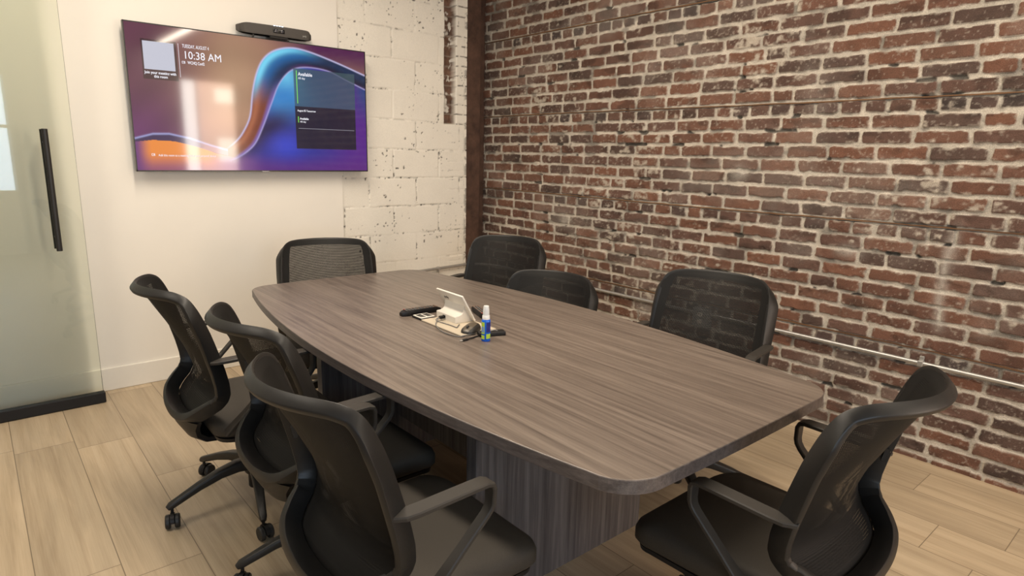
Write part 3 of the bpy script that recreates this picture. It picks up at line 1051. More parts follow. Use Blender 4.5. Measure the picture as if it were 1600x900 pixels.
for A, B in zip(rings[:-1], rings[1:]):
    for k in range(len(A)):
        bm.faces.new((A[k], A[(k + 1) % len(A)], B[(k + 1) % len(A)], B[k]))
bm.faces.new(rings[0][::-1]); bm.faces.new(rings[-1])
obj('bar_body', bm, M_barc, vb, smooth=True, auto=50)
bm = bmesh.new()
bx(bm, -0.036, 0.036, -0.046, -0.036, 0.036, 0.060, 0.0045, 3)
lens = obj('lens_window', bm, M_blackgloss, vb, smooth=True, auto=50)
for dx in (-0.019, 0.019):
    bm = bmesh.new()
    lathe(bm, [(0.0085, 0), (0.0085, 0.0018), (0.006, 0.0022)], 18, Matrix.Translation((dx, -0.0455, 0.048)) @ Matrix.Rotation(math.radians(90), 4, 'X'))
    obj('lens', bm, pmat('lens_glass', (0.05, 0.05, 0.06, 1), 0.1), lens, smooth=True, auto=40)
for k in range(4):
    bm = bmesh.new()
    bx(bm, -0.030 + k * 0.0165, -0.020 + k * 0.0165, -0.0385, -0.034, 0.0745, 0.0795)
    obj('status_light', bm, emat('status_led', (0.75, 0.88, 1.0), 2.6), vb)
text_mesh('logo', 'poly', 0.016, (0.155, -0.0352, 0.036), (math.pi / 2, 0, math.radians(8)), pmat('logo_grey', (0.4, 0.4, 0.38, 1), 0.5), vb)
bm = bmesh.new()
bx(bm, -0.055, 0.060, -0.035, 0.03, 0.004, 0.0175, 0.002)
bx(bm, -0.065, 0.075, -0.010, 0.030, -0.001, 0.006, 0.001)
obj('mount_bracket', bm, M_blackgloss, vb)
bm = bmesh.new()
bx(bm, -0.155, -0.147, -0.02, 0.0, 0.0, 0.0185)
obj('support_foot', bm, M_blackgloss, vb)

# ------------------------------------------------------------------ conduit and outlet box
cd = empty('metal_conduit', (0, 0, 0.49))
tag(cd, 'grey metal conduit running low along the brick wall and around the corner', 'pipe')
bm = bmesh.new()
path = [(-0.024, -2.25, 0.0), (-0.024, 1.0, 0.0), (-0.024, 2.043, 0.0)]
sweep(bm, path, circ(0.0112, 12))
obj('pipe_run', bm, M_metal, cd, smooth=True, auto=40)
bm = bmesh.new()
yw = YN + 0.02 - 0.024
path = [(-0.024, 2.159, -0.005), (-0.024, 3.2, -0.005), (-0.024, 3.9, 0.0)] + [(-0.024 - 0.26 * (1 - math.cos(a)) , 3.96 + (yw - 3.96) * math.sin(a), 0.0 + 0.02 * math.sin(a)) for a in np.linspace(0, math.pi / 2, 10)] + [(-0.60, yw, 0.012), (-1.30, yw, -0.012)]
sweep(bm, path, circ(0.0112, 12))
obj('pipe_run', bm, M_metal, cd, smooth=True, auto=40)
for (x, y, z) in ((-0.024, 1.68, 0), (-0.024, 3.05, 0), (-0.024, 0.9, 0), (-0.55, yw, 0.012), (-1.0, yw, 0.0)):
    bm = bmesh.new()
    if y > 4:
        bx(bm, x - 0.012, x + 0.012, y - 0.0135, y + 0.02, z - 0.0135, z + 0.0135, 0.003)
        bx(bm, x - 0.010, x + 0.010, y + 0.012, y + 0.02, z - 0.034, z - 0.012, 0.002)
    else:
        bx(bm, x - 0.0135, x + 0.016, y - 0.012, y + 0.012, z - 0.0135, z + 0.0135, 0.003)
        bx(bm, x + 0.004, x + 0.016, y - 0.010, y + 0.010, z + 0.012, z + 0.034, 0.002)
    obj('pipe_strap', bm, M_metal, cd)
cd2 = empty('lower_conduit', (0, 0, 0.41))
tag(cd2, 'darker grey pipe on the white wall, below the brighter conduit in the corner', 'pipe')
bm = bmesh.new()
sweep(bm, [(-0.05, YN + 0.06, 0.01), (-0.22, yw + 0.004, 0.005), (-0.30, yw, 0.003), (-1.30, yw, -0.02)], circ(0.0105, 12))
obj('pipe_run', bm, pmat('dark_conduit', (0.13, 0.125, 0.12, 1), 0.45, metal=0.6, noise=0.1), cd2, smooth=True, auto=40)

ob = empty('outlet_box', (0, 2.101, 0.463))
tag(ob, 'grey surface-mounted electrical outlet box on the brick wall beside the conduit', 'outlet')
bm = bmesh.new()
bx(bm, -0.052, -0.004, -0.056, 0.056, -0.060, 0.060, 0.005)
obj('box', bm, M_boxm, ob)
bm = bmesh.new()
bx(bm, -0.055, -0.0515, -0.052, 0.052, -0.056, 0.056, 0.003)
cv = obj('cover_plate', bm, pmat('steel_cover', (0.42, 0.43, 0.43, 1), 0.4, metal=0.5, noise=0.08), ob)
for dz in (-0.021, 0.021):
    bm = bmesh.new()
    lathe(bm, [(0.0165, 0), (0.0165, 0.003), (0.0155, 0.004)], 20, Matrix.Translation((-0.0545, 0, dz)) @ Matrix.Rotation(math.radians(-90), 4, 'Y'))
    s_ = obj('socket', bm, M_white, ob, smooth=True, auto=40)
    bm = bmesh.new()
    for dy in (-0.006, 0.006):
        bx(bm, -0.0588, -0.0583, dy - 0.0012, dy + 0.0012, dz - 0.001, dz + 0.008)
    bx(bm, -0.0588, -0.0583, -0.0025, 0.0025, dz - 0.010, dz - 0.006)
    obj('slot', bm, M_blackgloss, s_)

# ------------------------------------------------------------------ conference table
TC = (-1.940, 1.962)
tb = empty('conference_table', (TC[0], TC[1], 0), -0.014)
tag(tb, 'long boat-shaped conference table in grey-brown wood grain on panel legs', 'table')


def table_outline(inset=0.0):
    HL = 1.232 - inset
    def hw(y):
        t_ = y / 1.232
        return 0.612 - 0.142 * t_ * t_ - inset
    r = 0.105
    pts = []
    ye = HL - r
    n = 36
    right = [(hw(-ye + 2 * ye * i / n), -ye + 2 * ye * i / n) for i in range(n + 1)]
    pts += right
    # corner top right
    a = right[-1]
    x1 = a[0] - 0.02
    c = (a[0] - r, ye)
    for k in range(1, 9):
        th = math.radians(90 * k / 8)
        pts.append((c[0] + r * math.cos(th) - 0.014 * k / 8, c[1] + r * math.sin(th)))
    q = pts[len(right):]
    for i in range(1, 10):
        f = i / 10
        xx = q[-1][0] * (1 - 2 * f)
        pts.append((xx, HL + 0.004 * (1 - (xx / q[-1][0]) ** 2)))
    pts += [(-x, y) for x, y in q[::-1]]
    pts += [(-x, y) for x, y in right[::-1]]
    pts += [(-x, -y) for x, y in q]
    for i in range(1, 10):
        f = i / 10
        xx = -q[-1][0] * (1 - 2 * f)
        pts.append((xx, -HL - 0.004 * (1 - (xx / q[-1][0]) ** 2)))
    pts += [(x, -y) for x, y in q[::-1]]
    return pts


def slab(bm, rings):
    """rings: list of (outline, z)"""
    R = [[bm.verts.new((x, y, z)) for x, y in o] for o, z in rings]
    fs = []
    for A, B in zip(R[:-1], R[1:]):
        for k in range(len(A)):
            fs.append(bm.faces.new((A[k], A[(k + 1) % len(A)], B[(k + 1) % len(A)], B[k])))
    b0 = bm.faces.new(R[0][::-1])
    t0 = bm.faces.new(R[-1])
    return fs, b0, t0


bm = bmesh.new()
slab(bm, [(table_outline(0.0025), 0.7135), (table_outline(0.0), 0.7160), (table_outline(0.0), 0.7475), (table_outline(0.0012), 0.7492), (table_outline(0.003), 0.750)])
top = obj('tabletop', bm, M_top, tb)
top.data.materials.append(M_edge)
for p in top.data.polygons:
    if abs(p.normal.z) < 0.8:
        p.material_index = 1
for ysgn in (-1, 1):
    bm = bmesh.new()
    bx(bm, -0.405, 0.405, ysgn * 0.565 - 0.025, ysgn * 0.565 + 0.025, 0.0, 0.7135, 0.002)
    obj('leg_panel', bm, M_ped, tb)
bm = bmesh.new()
bx(bm, -0.02, 0.02, -0.54, 0.54, 0.18, 0.7135, 0.001)
obj('centre_panel', bm, M_ped, tb)

# ------------------------------------------------------------------ office chair
ZT, XT = zip(*[(0.446, 0.0), (0.448, 0.06), (0.454, 0.125), (0.466, 0.175), (0.486, 0.209), (0.515, 0.232), (0.55, 0.244), (0.60, 0.249), (0.66, 0.249), (0.78, 0.245), (0.86, 0.240), (0.90, 0.234), (0.924, 0.225), (0.939, 0.208), (0.947, 0.180), (0.950, 0.12), (0.951, 0.0)])


def y_side(z):
    return float(np.interp(z, [0.43, 0.45, 0.47, 0.49, 0.515, 0.54, 0.57, 0.61, 0.67, 0.80, 0.93, 0.96], [-0.226, -0.222, -0.210, -0.188, -0.158, -0.143, -0.137, -0.141, -0.153, -0.187, -0.227, -0.240]))


def bow(z):
    return float(np.interp(z, [0.43, 0.47, 0.52, 0.58, 0.70, 0.85, 0.95], [0.012, 0.016, 0.028, 0.040, 0.058, 0.096, 0.120]))


def ysurf(x, z):
    return y_side(z) - bow(z) * (1 - (x / 0.25) ** 2)


def f_off(z):
    """how far the frame swings out behind the mesh low down"""
    t_ = min(1, max(0, (0.56 - z) / 0.08))
    return 0.004 * t_


def build_chair():
    root = empty('office_chair')
    # --- back frame
    ctrl = [(x, z) for z, x in zip(ZT, XT)]
    half = [(x, z) for x, z in ctrl]
    full = half + [(-x, z) for x, z in half[::-1][1:-1]]
    loop2 = catmull([(x, 0, z) for x, z in full], 5, closed=True)
    pts, ups, secs = [], [], []
    for p in loop2:
        x, z = p.x, p.z
        e = 0.004
        dydx = (ysurf(x + e, z) - ysurf(x - e, z)) / (2 * e)
        dydz = (ysurf(x, z + 0.01) - ysurf(x, z - 0.01)) / 0.02
        nrm = Vector((dydx, -1, dydz)).normalized()       # backwards
        topk = max(0, min(1, (z - 0.865) / 0.065))
        low = max(0, min(1, (0.52 - z) / 0.06))
        depth = 0.052 - 0.025 * topk
        width = 0.018 + 0.010 * low - 0.003 * topk
        q = Vector((x, ysurf(x, z) - f_off(z), z)) + nrm * (depth / 2 + 0.0005)
        pts.append(q)
        ups.append(nrm)
        secs.append([(a_ - topk * 0.013 * (b_ / depth + 0.5), b_) for a_, b_ in rrect(width, depth, 0.0032, 2)])
    bm = bmesh.new()
    sweep(bm, pts, lambda i: secs[i], closed=True, ups=ups)
    obj('back_frame', bm, M_frame, root, smooth=True, auto=35)
    # --- mesh panel
    zs_in = np.array(ZT); xs_in = np.array(XT)
    zrows = np.concatenate([np.linspace(0.447, 0.475, 9), np.linspace(0.482, 0.91, 40), np.linspace(0.915, 0.949, 14)])
    nu = 45
    P = np.zeros((len(zrows), nu, 3))
    rim = np.zeros((len(zrows), nu))
    for i, z in enumerate(zrows):
        W = float(np.interp(z, zs_in, xs_in)) + 0.004
        if z < 0.60:
            W -= 0.005 * min(1, (0.60 - z) / 0.08)
            W = max(W, 0.03)
        for j in range(nu):
            x = W * (-1 + 2 * j / (nu - 1))
            P[i, j] = (x, ysurf(x, z) - 0.001 + 0.003 * math.sin(max(0, min(1, (0.60 - z) / 0.13)) * math.pi / 2), z)
            d = min(W - abs(x), 0.955 - z, (z - 0.447) + 0.010)
            rim[i, j] = 1.0 if d < 0.036 else 0.0
    # spacer knit: two faces 2.2 mm apart
    me = bpy.data.meshes.new('back_mesh')
    nr = len(zrows)
    idx = np.arange(nr * nu).reshape(nr, nu)
    q = np.stack([idx[:-1, :-1], idx[1:, :-1], idx[1:, 1:], idx[:-1, 1:]], -1).reshape(-1, 4)
    P2 = P.copy()
    P2[..., 1] -= 0.0022
    V_ = np.concatenate([P.reshape(-1, 3), P2.reshape(-1, 3)])
    F_ = np.concatenate([q, q[:, ::-1] + nr * nu])
    me.from_pydata(V_.tolist(), [], F_.tolist())
    me.polygons.foreach_set('use_smooth', [True] * len(me.polygons))
    me.materials.append(M_mesh)
    o = bpy.data.objects.new('back_mesh', me)
    COL.objects.link(o)
    o.parent = root
    at = o.data.attributes.new('rim', 'FLOAT', 'POINT')
    at.data.foreach_set('value', np.concatenate([rim.ravel(), rim.ravel()]).astype(np.float32))
    # --- lower shell that carries the frame to the seat
    bm = bmesh.new()
    P0 = [(-0.262, 0.448, 0.36, 0.030), (-0.258, 0.415, 0.32, 0.034), (-0.236, 0.378, 0.27, 0.036), (-0.195, 0.350, 0.23, 0.036), (-0.10, 0.336, 0.20, 0.034), (0.0, 0.334, 0.16, 0.030)]
    def shell_sec(i):
        y_, z_, w_, t_ = P0[i]
        k_ = (0.95, 0.95, 0.7, 0.4, 0.1, 0)[i]
        q_ = []
        for sg in (1, -1):
            for j in range(13):
                a_ = sg * (w_ / 2) * (1 - 2 * j / 12)
                e_ = 1 - 0.5 * abs(2 * j / 12 - 1) ** 5
                q_.append((a_, sg * t_ / 2 * e_ - k_ * a_ * a_))
        return q_
    sweep(bm, [(0, p[0], p[1]) for p in P0], shell_sec, ups=[Vector((0, -1, 0.05)), Vector((0, -1, -0.2)), Vector((0, -1, -0.7)), Vector((0, -0.5, -1)), Vector((0, -0.05, -1)), Vector((0, 0, -1))])
    obj('back_bracket', bm, M_plastic, root, smooth=True, auto=40)
    # --- seat cushion
    def rr_out(hw, y0, y1, r, n=7):
        pts = []
        for cx, cy, a0 in ((hw - r, y1 - r, 0), (-hw + r, y1 - r, 90), (-hw + r, y0 + r, 180), (hw - r, y0 + r, 270)):
            for k in range(n + 1):
                a = math.radians(a0 + 90 * k / n)
                pts.append((cx + r * math.cos(a), cy + r * math.sin(a)))
        return pts
    bm = bmesh.new()
    layers = [(0.030, 0.386), (0.010, 0.392), (0.0, 0.408), (0.0, 0.436), (0.006, 0.450), (0.022, 0.459), (0.06, 0.462), (0.14, 0.460)]
    R = []
    for ins, z in layers:
        ring = []
        for (x, y) in rr_out(0.252 - ins, -0.195 + ins, 0.268 - ins, max(0.02, 0.075 - ins * 0.4)):
            taper = 1 - 0.05 * max(0, -y / 0.2)
            dz = -0.026 * (max(0, (y - 0.12) / 0.15)) ** 2
            ring.append(bm.verts.new((x * taper, y, z + dz)))
        R.append(ring)
    for A, B in zip(R[:-1], R[1:]):
        for k in range(len(A)):
            bm.faces.new((A[k], A[(k + 1) % len(A)], B[(k + 1) % len(A)], B[k]))
    bm.faces.new(R[0][::-1]); bm.faces.new(R[-1])
    obj('seat', bm, M_seat, root, smooth=True, auto=60)
    # seat pan
    bm = bmesh.new()
    R = []
    for ins, z in ((0.09, 0.350), (0.045, 0.354), (0.012, 0.374), (0.010, 0.388)):
        ring = []
        for (x, y) in rr_out(0.250 - ins, -0.190 + ins, 0.262 - ins, 0.06):
            dz = -0.024 * (max(0, (y - 0.12) / 0.15)) ** 2
            ring.append(bm.verts.new((x, y, z + dz)))
        R.append(ring)
    for A, B in zip(R[:-1], R[1:]):
        for k in range(len(A)):
            bm.faces.new((A[k], A[(k + 1) % len(A)], B[(k + 1) % len(A)], B[k]))
    bm.faces.new(R[0][::-1]); bm.faces.new(R[-1])
    obj('seat_pan', bm, M_plastic, root, smooth=True, auto=50)
    # --- armrests
    for s in (-1, 1):
        ar = None
        bm = bmesh.new()
        A = [(s * 0.250, -0.196, 0.700), (s * 0.262, -0.192, 0.701), (s * 0.274, -0.174, 0.702), (s * 0.277, -0.150, 0.703), (s * 0.277, 0.0, 0.706), (s * 0.277, 0.030, 0.706),
             (s * 0.277, 0.044, 0.701), (s * 0.277, 0.050, 0.688), (s * 0.276, 0.050, 0.650), (s * 0.275, 0.046, 0.636), (s * 0.274, 0.036, 0.622), (s * 0.270, -0.03, 0.556), (s * 0.265, -0.10, 0.486), (s * 0.258, -0.140, 0.446), (s * 0.246, -0.160, 0.420)]
        T = [Vector(p) for p in A]
        us_ = []
        for i in range(len(T)):
            # bar's flat normal turns from up, to forward, to forward-down
            t_ = (T[min(i + 1, len(T) - 1)] - T[max(i - 1, 0)]).normalized()
            sd = Vector((1, 0, 0)) if i > 3 else Vector((1, 0.35 * s, 0)).normalized()
            u_ = sd.cross(t_)
            if i <= 6 and u_.z < 0:
                u_ = -u_
            elif i > 6 and u_.y < 0:
                u_ = -u_
            us_.append(u_.normalized())
        wid = [0.040, 0.036, 0.042, 0.043, 0.043, 0.042, 0.040, 0.036, 0.032, 0.030, 0.029, 0.029, 0.036, 0.042, 0.044]
        sweep(bm, T, lambda i: rrect(wid[i], 0.0125, 0.0028, 1), ups=us_)
        obj('armrest', bm, M_arm, root, smooth=True, auto=30)
    # --- mechanism, piston
    bm = bmesh.new()
    bx(bm, -0.075, 0.075, -0.10, 0.11, 0.300, 0.352, 0.012, 3)
    obj('tilt_mechanism', bm, M_plastic, root)
    bm = bmesh.new()
    sweep(bm, [(0.07, 0.03, 0.325), (0.19, 0.03, 0.322), (0.235, 0.03, 0.318)], lambda i: rrect(0.012 if i < 2 else 0.03, 0.008, 0.003, 2))
    obj('height_lever', bm, M_plastic, root)
    bm = bmesh.new()
    lathe(bm, [(0.0145, 0.20), (0.0145, 0.31)], 18)
    obj('gas_piston', bm, M_steel, root, smooth=True, auto=40)
    bm = bmesh.new()
    lathe(bm, [(0.022, 0.050), (0.026, 0.056), (0.026, 0.225), (0.024, 0.236), (0.016, 0.238)], 22)
    obj('gas_cylinder', bm, M_plastic, root, smooth=True, auto=40)
    # --- star base with casters
    bm = bmesh.new()
    lathe(bm, [(0.030, 0.112), (0.038, 0.120), (0.042, 0.150), (0.040, 0.185), (0.034, 0.198), (0.027, 0.200)], 24)
    for k in range(5):
        a = math.radians(BASE_ROT + 72 * k)
        ca, sa = math.cos(a), math.sin(a)
        prof = [(0.025, 0.160, 0.050, 0.050), (0.07, 0.163, 0.046, 0.044), (0.14, 0.153, 0.040, 0.036), (0.22, 0.128, 0.034, 0.030), (0.29, 0.100, 0.030, 0.027), (0.325, 0.086, 0.028, 0.026), (0.338, 0.078, 0.020, 0.018)]
        sweep(bm, [(r_ * ca, r_ * sa, z) for r_, z, w_, h_ in prof], lambda i, prof=prof: [(x, y if y > 0 else y) for x, y in rrect(prof[i][2], prof[i][3], 0.008, 3)])
    obj('star_base', bm, M_plastic_s, root, smooth=True, auto=40)
    for k in range(5):
        a = math.radians(BASE_ROT + 72 * k)
        r_ = 0.322
        sw = a + math.radians([70, 20, -40, 110, -80][k])
        M = Matrix.Translation((r_ * math.cos(a), r_ * math.sin(a), 0)) @ Matrix.Rotation(sw, 4, 'Z')
        bm = bmesh.new()
        lathe(bm, [(0.006, 0.040), (0.006, 0.080)], 10, M)
        # hood between the wheels
        n = 12
        hs = []
        for sgn in (-0.007, 0.007):
            ring = []
            for i in range(n + 1):
                th = math.pi * i / n
                ring.append(bm.verts.new(M @ Vector((0.012 + 0.030 * math.cos(th), sgn, 0.030 + 0.030 * math.sin(th)))))
            hs.append(ring)
        for i in range(n):
            bm.faces.new((hs[0][i], hs[0][i + 1], hs[1][i + 1], hs[1][i]))
        bm.faces.new(hs[0]); bm.faces.new(hs[1][::-1])
        bm.faces.new((hs[0][0], hs[1][0], hs[1][-1], hs[0][-1]))
        c_ = obj('caster', bm, M_plastic, root)
        for sgn in (-1, 1):
            bm = bmesh.new()
            Mw = M @ Matrix.Translation((0.012, sgn * 0.016, 0.0275)) @ Matrix.Rotation(math.radians(90), 4, 'X')
            lathe(bm, [(0.010, -0.0095), (0.024, -0.0090), (0.0272, -0.005), (0.0272, 0.005), (0.024, 0.0090), (0.010, 0.0095)], 20, Mw)
            obj('wheel', bm, M_rubber, c_, smooth=True, auto=35)
    return root


BASE_ROT = 270.0       # one leg points straight back (chair faces local +y)
BASE_PARTS = {'gas_cylinder', 'star_base', 'caster'}


def copy_tree(o, parent=None):
    c = o.copy()
    COL.objects.link(c)
    if parent is not None:
        c.parent = parent
    for ch in o.children:
        copy_tree(ch, c)
    return c


BASE_TURN = [5, -14, 26, 20, -15, 10, 30, 12]
CH = [
    # x, y, facing deg (world, +x = 0), lowered, label
    (-2.645, 2.510, -1, 0.0, 'black mesh office chair on the left of the table, nearest the glass door'),
    (-2.560, 1.892, 1, 0.0, 'black mesh office chair in the middle of the three along the left of the table'),
    (-2.640, 1.292, 0, 0.0, 'large black mesh office chair in the left foreground, back turned to the viewer'),
    (-1.135, 2.880, 201, 0.03, 'black mesh office chair against the brick wall, closest to the brown column'),
    (-1.420, 2.215, 196, 0.125, 'low-set black mesh office chair at the brick side, only its upper back above the table'),
    (-1.219, 1.423, 190, 0.02, 'black mesh office chair by the brick wall with the outlet box showing through its back'),
    (-1.973, 3.186, 249, 0.03, 'black mesh office chair at the far end of the table, below the wall screen'),
    (-1.880, 0.715, 90, 0.0, 'black mesh office chair in the right foreground at the near end of the table'),
]
proto = build_chair()
chairs = [proto] + [copy_tree(proto) for _ in CH[1:]]
for root, (x, y, ang, low, lab) in zip(chairs, CH):
    root.location = (x, y, 0)
    root.rotation_euler = (0, 0, math.radians(ang - 90))
    for ch in root.children:
        kind_ = ch.name.split('.')[0]
        if kind_ in BASE_PARTS:
            ch.rotation_euler.z = math.radians(BASE_TURN[chairs.index(root)])
        if kind_ == 'armrest' and abs(y - 0.715) < 1e-6:
            ch.location.z -= 0.037
    tag(root, lab, 'chair', 'black mesh office chairs around the table')
    if low:
        for ch in root.children:
            if ch.name.split('.')[0] not in BASE_PARTS:
                ch.location.z -= low

# ------------------------------------------------------------------ things on the table
ZTB = 0.7502
# touch console, its back to the viewer
tc_ = empty('touch_console', (-1.93, 2.078, ZTB + 0.0062), math.radians(-2))
tag(tc_, 'white tabletop touch console tilted on its foot, back side towards the viewer', 'tablet')
bm = bmesh.new()
# swept foot profile in x,z : foot forward (-x), curving up into the panel back
prof = [(-0.052, 0.0), (0.030, 0.0), (0.034, 0.006), (0.006, 0.055), (-0.004, 0.072), (-0.011, 0.070), (-0.012, 0.056), (-0.014, 0.042), (-0.022, 0.034), (-0.034, 0.0295), (-0.050, 0.0285), (-0.053, 0.0255)]
A = []
for yy, k in ((-0.078, 0.97), (-0.074, 1.0), (0.060, 1.0), (0.064, 0.97)):
    A.append([bm.verts.new((x, yy, z * k + 0.0002)) for x, z in prof])
for p, q in zip(A[:-1], A[1:]):
    for k in range(len(p)):
        bm.faces.new((p[k], p[(k + 1) % len(p)], q[(k + 1) % len(p)], q[k]))
bm.faces.new(A[0][::-1]); bm.faces.new(A[-1])
ft = obj('foot', bm, M_white, tc_, smooth=True, auto=40)
bm = bmesh.new()
lean = math.radians(-30)
Mp = Matrix.Translation((0.036, 0, 0.006)) @ Matrix.Rotation(lean, 4, 'Y')
bx(bm, -0.009, 0.0, -0.098, 0.098, 0.0, 0.128, 0.003, 2, Mp)
pn = obj('panel', bm, M_white, tc_, smooth=True, auto=40)
bm = bmesh.new()
bx(bm, 0.0, 0.0012, -0.094, 0.094, 0.004, 0.124, 0.0, 1, Mp)
obj('display', bm, M_blackgloss, pn)
Ml = Mp @ Matrix.Translation((-0.0096, 0.055, 0.092))
lg = text_mesh('logo', 'poly', 0.020, (0, 0, 0), (0, 0, 0), pmat('logo_dark', (0.10, 0.09, 0.08, 1), 0.5), pn)
lg.matrix_local = Ml @ Matrix(((0, 0, -1, 0), (-1, 0, 0, 0), (0, 1, 0, 0), (0, 0, 0, 1)))
bm = bmesh.new()
bx(bm, -0.0545, -0.052, -0.004, 0.016, 0.006, 0.019, 0.001)
obj('port', bm, M_blackgloss, ft)

# power and data module set in the table
pm = empty('table_power_module', (-1.975, 2.055, ZTB), math.radians(-1))
tag(pm, 'pale flat power and data module set in the tabletop under the console', 'power module')
bm = bmesh.new()
bx(bm, -0.085, 0.085, -0.200, 0.085, 0.0, 0.006, 0.002)
obj('cover_plate', bm, pmat('tan_plate', (0.50, 0.43, 0.33, 1), 0.45, noise=0.05), pm)
bm = bmesh.new()
bx(bm, -0.085, -0.012, 0.0855, 0.160, 0.0, 0.007, 0.002)
tr_ = obj('socket_tray', bm, M_plastic, pm)
bm = bmesh.new()
bx(bm, -0.082, -0.014, 0.090, 0.155, 0.0072, 0.0105, 0.001)
so = obj('socket_plate', bm, M_white, pm)
for k in range(2):
    bm = bmesh.new()
    bx(bm, -0.076 + 0.032 * k, -0.052 + 0.032 * k, 0.100, 0.146, 0.0105, 0.0113, 0.0)
    obj('socket', bm, M_blackgloss, so)


def remote(name, loc, rz, label, L=0.19, W=0.048, H=0.024):
    t_ = empty(name, loc, rz)
    tag(t_, label, 'remote control')
    bm = bmesh.new()
    n = 16
    rings = []
    for i in range(n + 1):
        x = -L / 2 + L * i / n
        e = 1 - abs(2 * i / n - 1) ** 6
        w_ = W / 2 * (0.55 + 0.45 * e) * (1.0 - 0.10 * math.sin(math.pi * i / n))
        h_ = H * (0.6 + 0.4 * e)
        ring = [(x, -w_ * 0.8, 0.0), (x, w_ * 0.8, 0.0), (x, w_, h_ * 0.55), (x, w_ * 0.85, h_), (x, -w_ * 0.85, h_), (x, -w_, h_ * 0.55)]
        rings.append([bm.verts.new(p) for p in ring])
    for A, B in zip(rings[:-1], rings[1:]):
        for k in range(6):
            bm.faces.new((A[k], A[(k + 1) % 6], B[(k + 1) % 6], B[k]))
    bm.faces.new(rings[0][::-1]); bm.faces.new(rings[-1])
    body = obj('body', bm, M_plastic, t_, smooth=True, auto=40)
    rs = random.Random(3)
    cols = [pmat('button_grey', (0.10, 0.095, 0.09, 1), 0.5), pmat('button_red', (0.30, 0.05, 0.035, 1), 0.5), pmat('button_brown', (0.16, 0.10, 0.07, 1), 0.5)]
    for i in range(11):
        for j in (-1, 0, 1):
            bm = bmesh.new()
            x = -L / 2 + 0.022 + i * (L - 0.045) / 10
            bx(bm, x - 0.0042, x + 0.0042, j * 0.0115 - 0.0036, j * 0.0115 + 0.0036, H - 0.001, H + 0.0018, 0.0008, 1)
            m_ = cols[1] if (i == 0 and j == 1) else cols[0 if rs.random() < 0.65 else 2]
            obj('button', bm, m_, body)
    return t_


remote('remote_control', (-1.992, 2.250, ZTB), math.radians(-3), 'black remote control with small coloured buttons lying left of the console')
remote('remote_control', (-1.795, 2.085, ZTB), math.radians(70), 'black remote control half hidden behind the console and spray bottle', 0.17, 0.046, 0.022)

# mouse
ms_ = empty('computer_mouse', (-1.992, 1.888, ZTB + 0.0062), math.radians(28))
tag(ms_, 'black computer mouse on the table between the console and the spray bottle', 'mouse')
bm = bmesh.new()
n, m_ = 18, 14
rings = []
for i in range(n + 1):
    x = -0.054 + 0.108 * i / n
    f = max(0.02, 1 - (abs(x) / 0.0545) ** 3.2)
    w_ = 0.031 * f ** 0.5
    h_ = 0.030 * (f ** 0.6) * (0.80 + 0.22 * (x / 0.054))
    rings.append([bm.verts.new((x, w_ * math.cos(math.pi * k / m_), 0.0005 + h_ * max(0, math.sin(math.pi * k / m_)) ** 0.75)) for k in range(m_ + 1)])
for A, B in zip(rings[:-1], rings[1:]):
    for k in range(m_):
        bm.faces.new((A[k], A[k + 1], B[k + 1], B[k]))
    bm.faces.new((A[m_], A[0], B[0], B[m_]))
bm.faces.new(rings[0][::-1]); bm.faces.new(rings[-1])
obj('shell', bm, M_plastic_s, ms_, smooth=True, auto=60)
bm = bmesh.new()
rings = []
for i in range(n + 1):
    x = -0.050 + 0.094 * i / n
    f = max(0.02, 1 - (abs(x) / 0.0545) ** 3.2)
    w_ = 0.031 * f ** 0.5
    h_ = 0.030 * (f ** 0.6) * (0.80 + 0.22 * (x / 0.054)) + 0.0008
    rings.append([bm.verts.new((x, w_ * math.cos(th), 0.0005 + h_ * math.sin(th) ** 0.75)) for th in np.linspace(0.95, math.pi - 0.95, 9)])
for A, B in zip(rings[:-1], rings[1:]):
    for k in range(8):
        bm.faces.new((A[k], A[k + 1], B[k + 1], B[k]))
tcv = obj('top_sheet', bm, pmat('bronze_grey_top', (0.085, 0.068, 0.048, 1), 0.38), ms_, smooth=True)  # bronze-grey sheet laid just over the top of the shell
tcv['label'] = 'bronze grey sheet over the top'
bm = bmesh.new()
lathe(bm, [(0.007, -0.003), (0.008, 0), (0.007, 0.003)], 16, Matrix.Translation((-0.030, 0, 0.0205)) @ Matrix.Rotation(math.radians(90), 4, 'X'))
obj('scroll_wheel', bm, M_rubber, ms_, smooth=True)

# black clicker / adapter behind the bottle
ad = empty('adapter_box', (-1.950, 1.806, ZTB), math.radians(-22))
tag(ad, 'small flat black adapter box lying just behind the blue spray bottle', 'adapter')
bm = bmesh.new()
bx(bm, -0.058, 0.048, -0.020, 0.020, 0.0, 0.016, 0.004, 3)
obj('case', bm, M_plastic, ad, smooth=True, auto=40)
bm = bmesh.new()
sweep(bm, catmull([(0.02, 0.0, 0.0165), (0.005, 0.004, 0.019), (-0.01, 0.0, 0.0165)], 4), circ(0.0012, 6))
obj('strap_loop', bm, M_metal, ad)

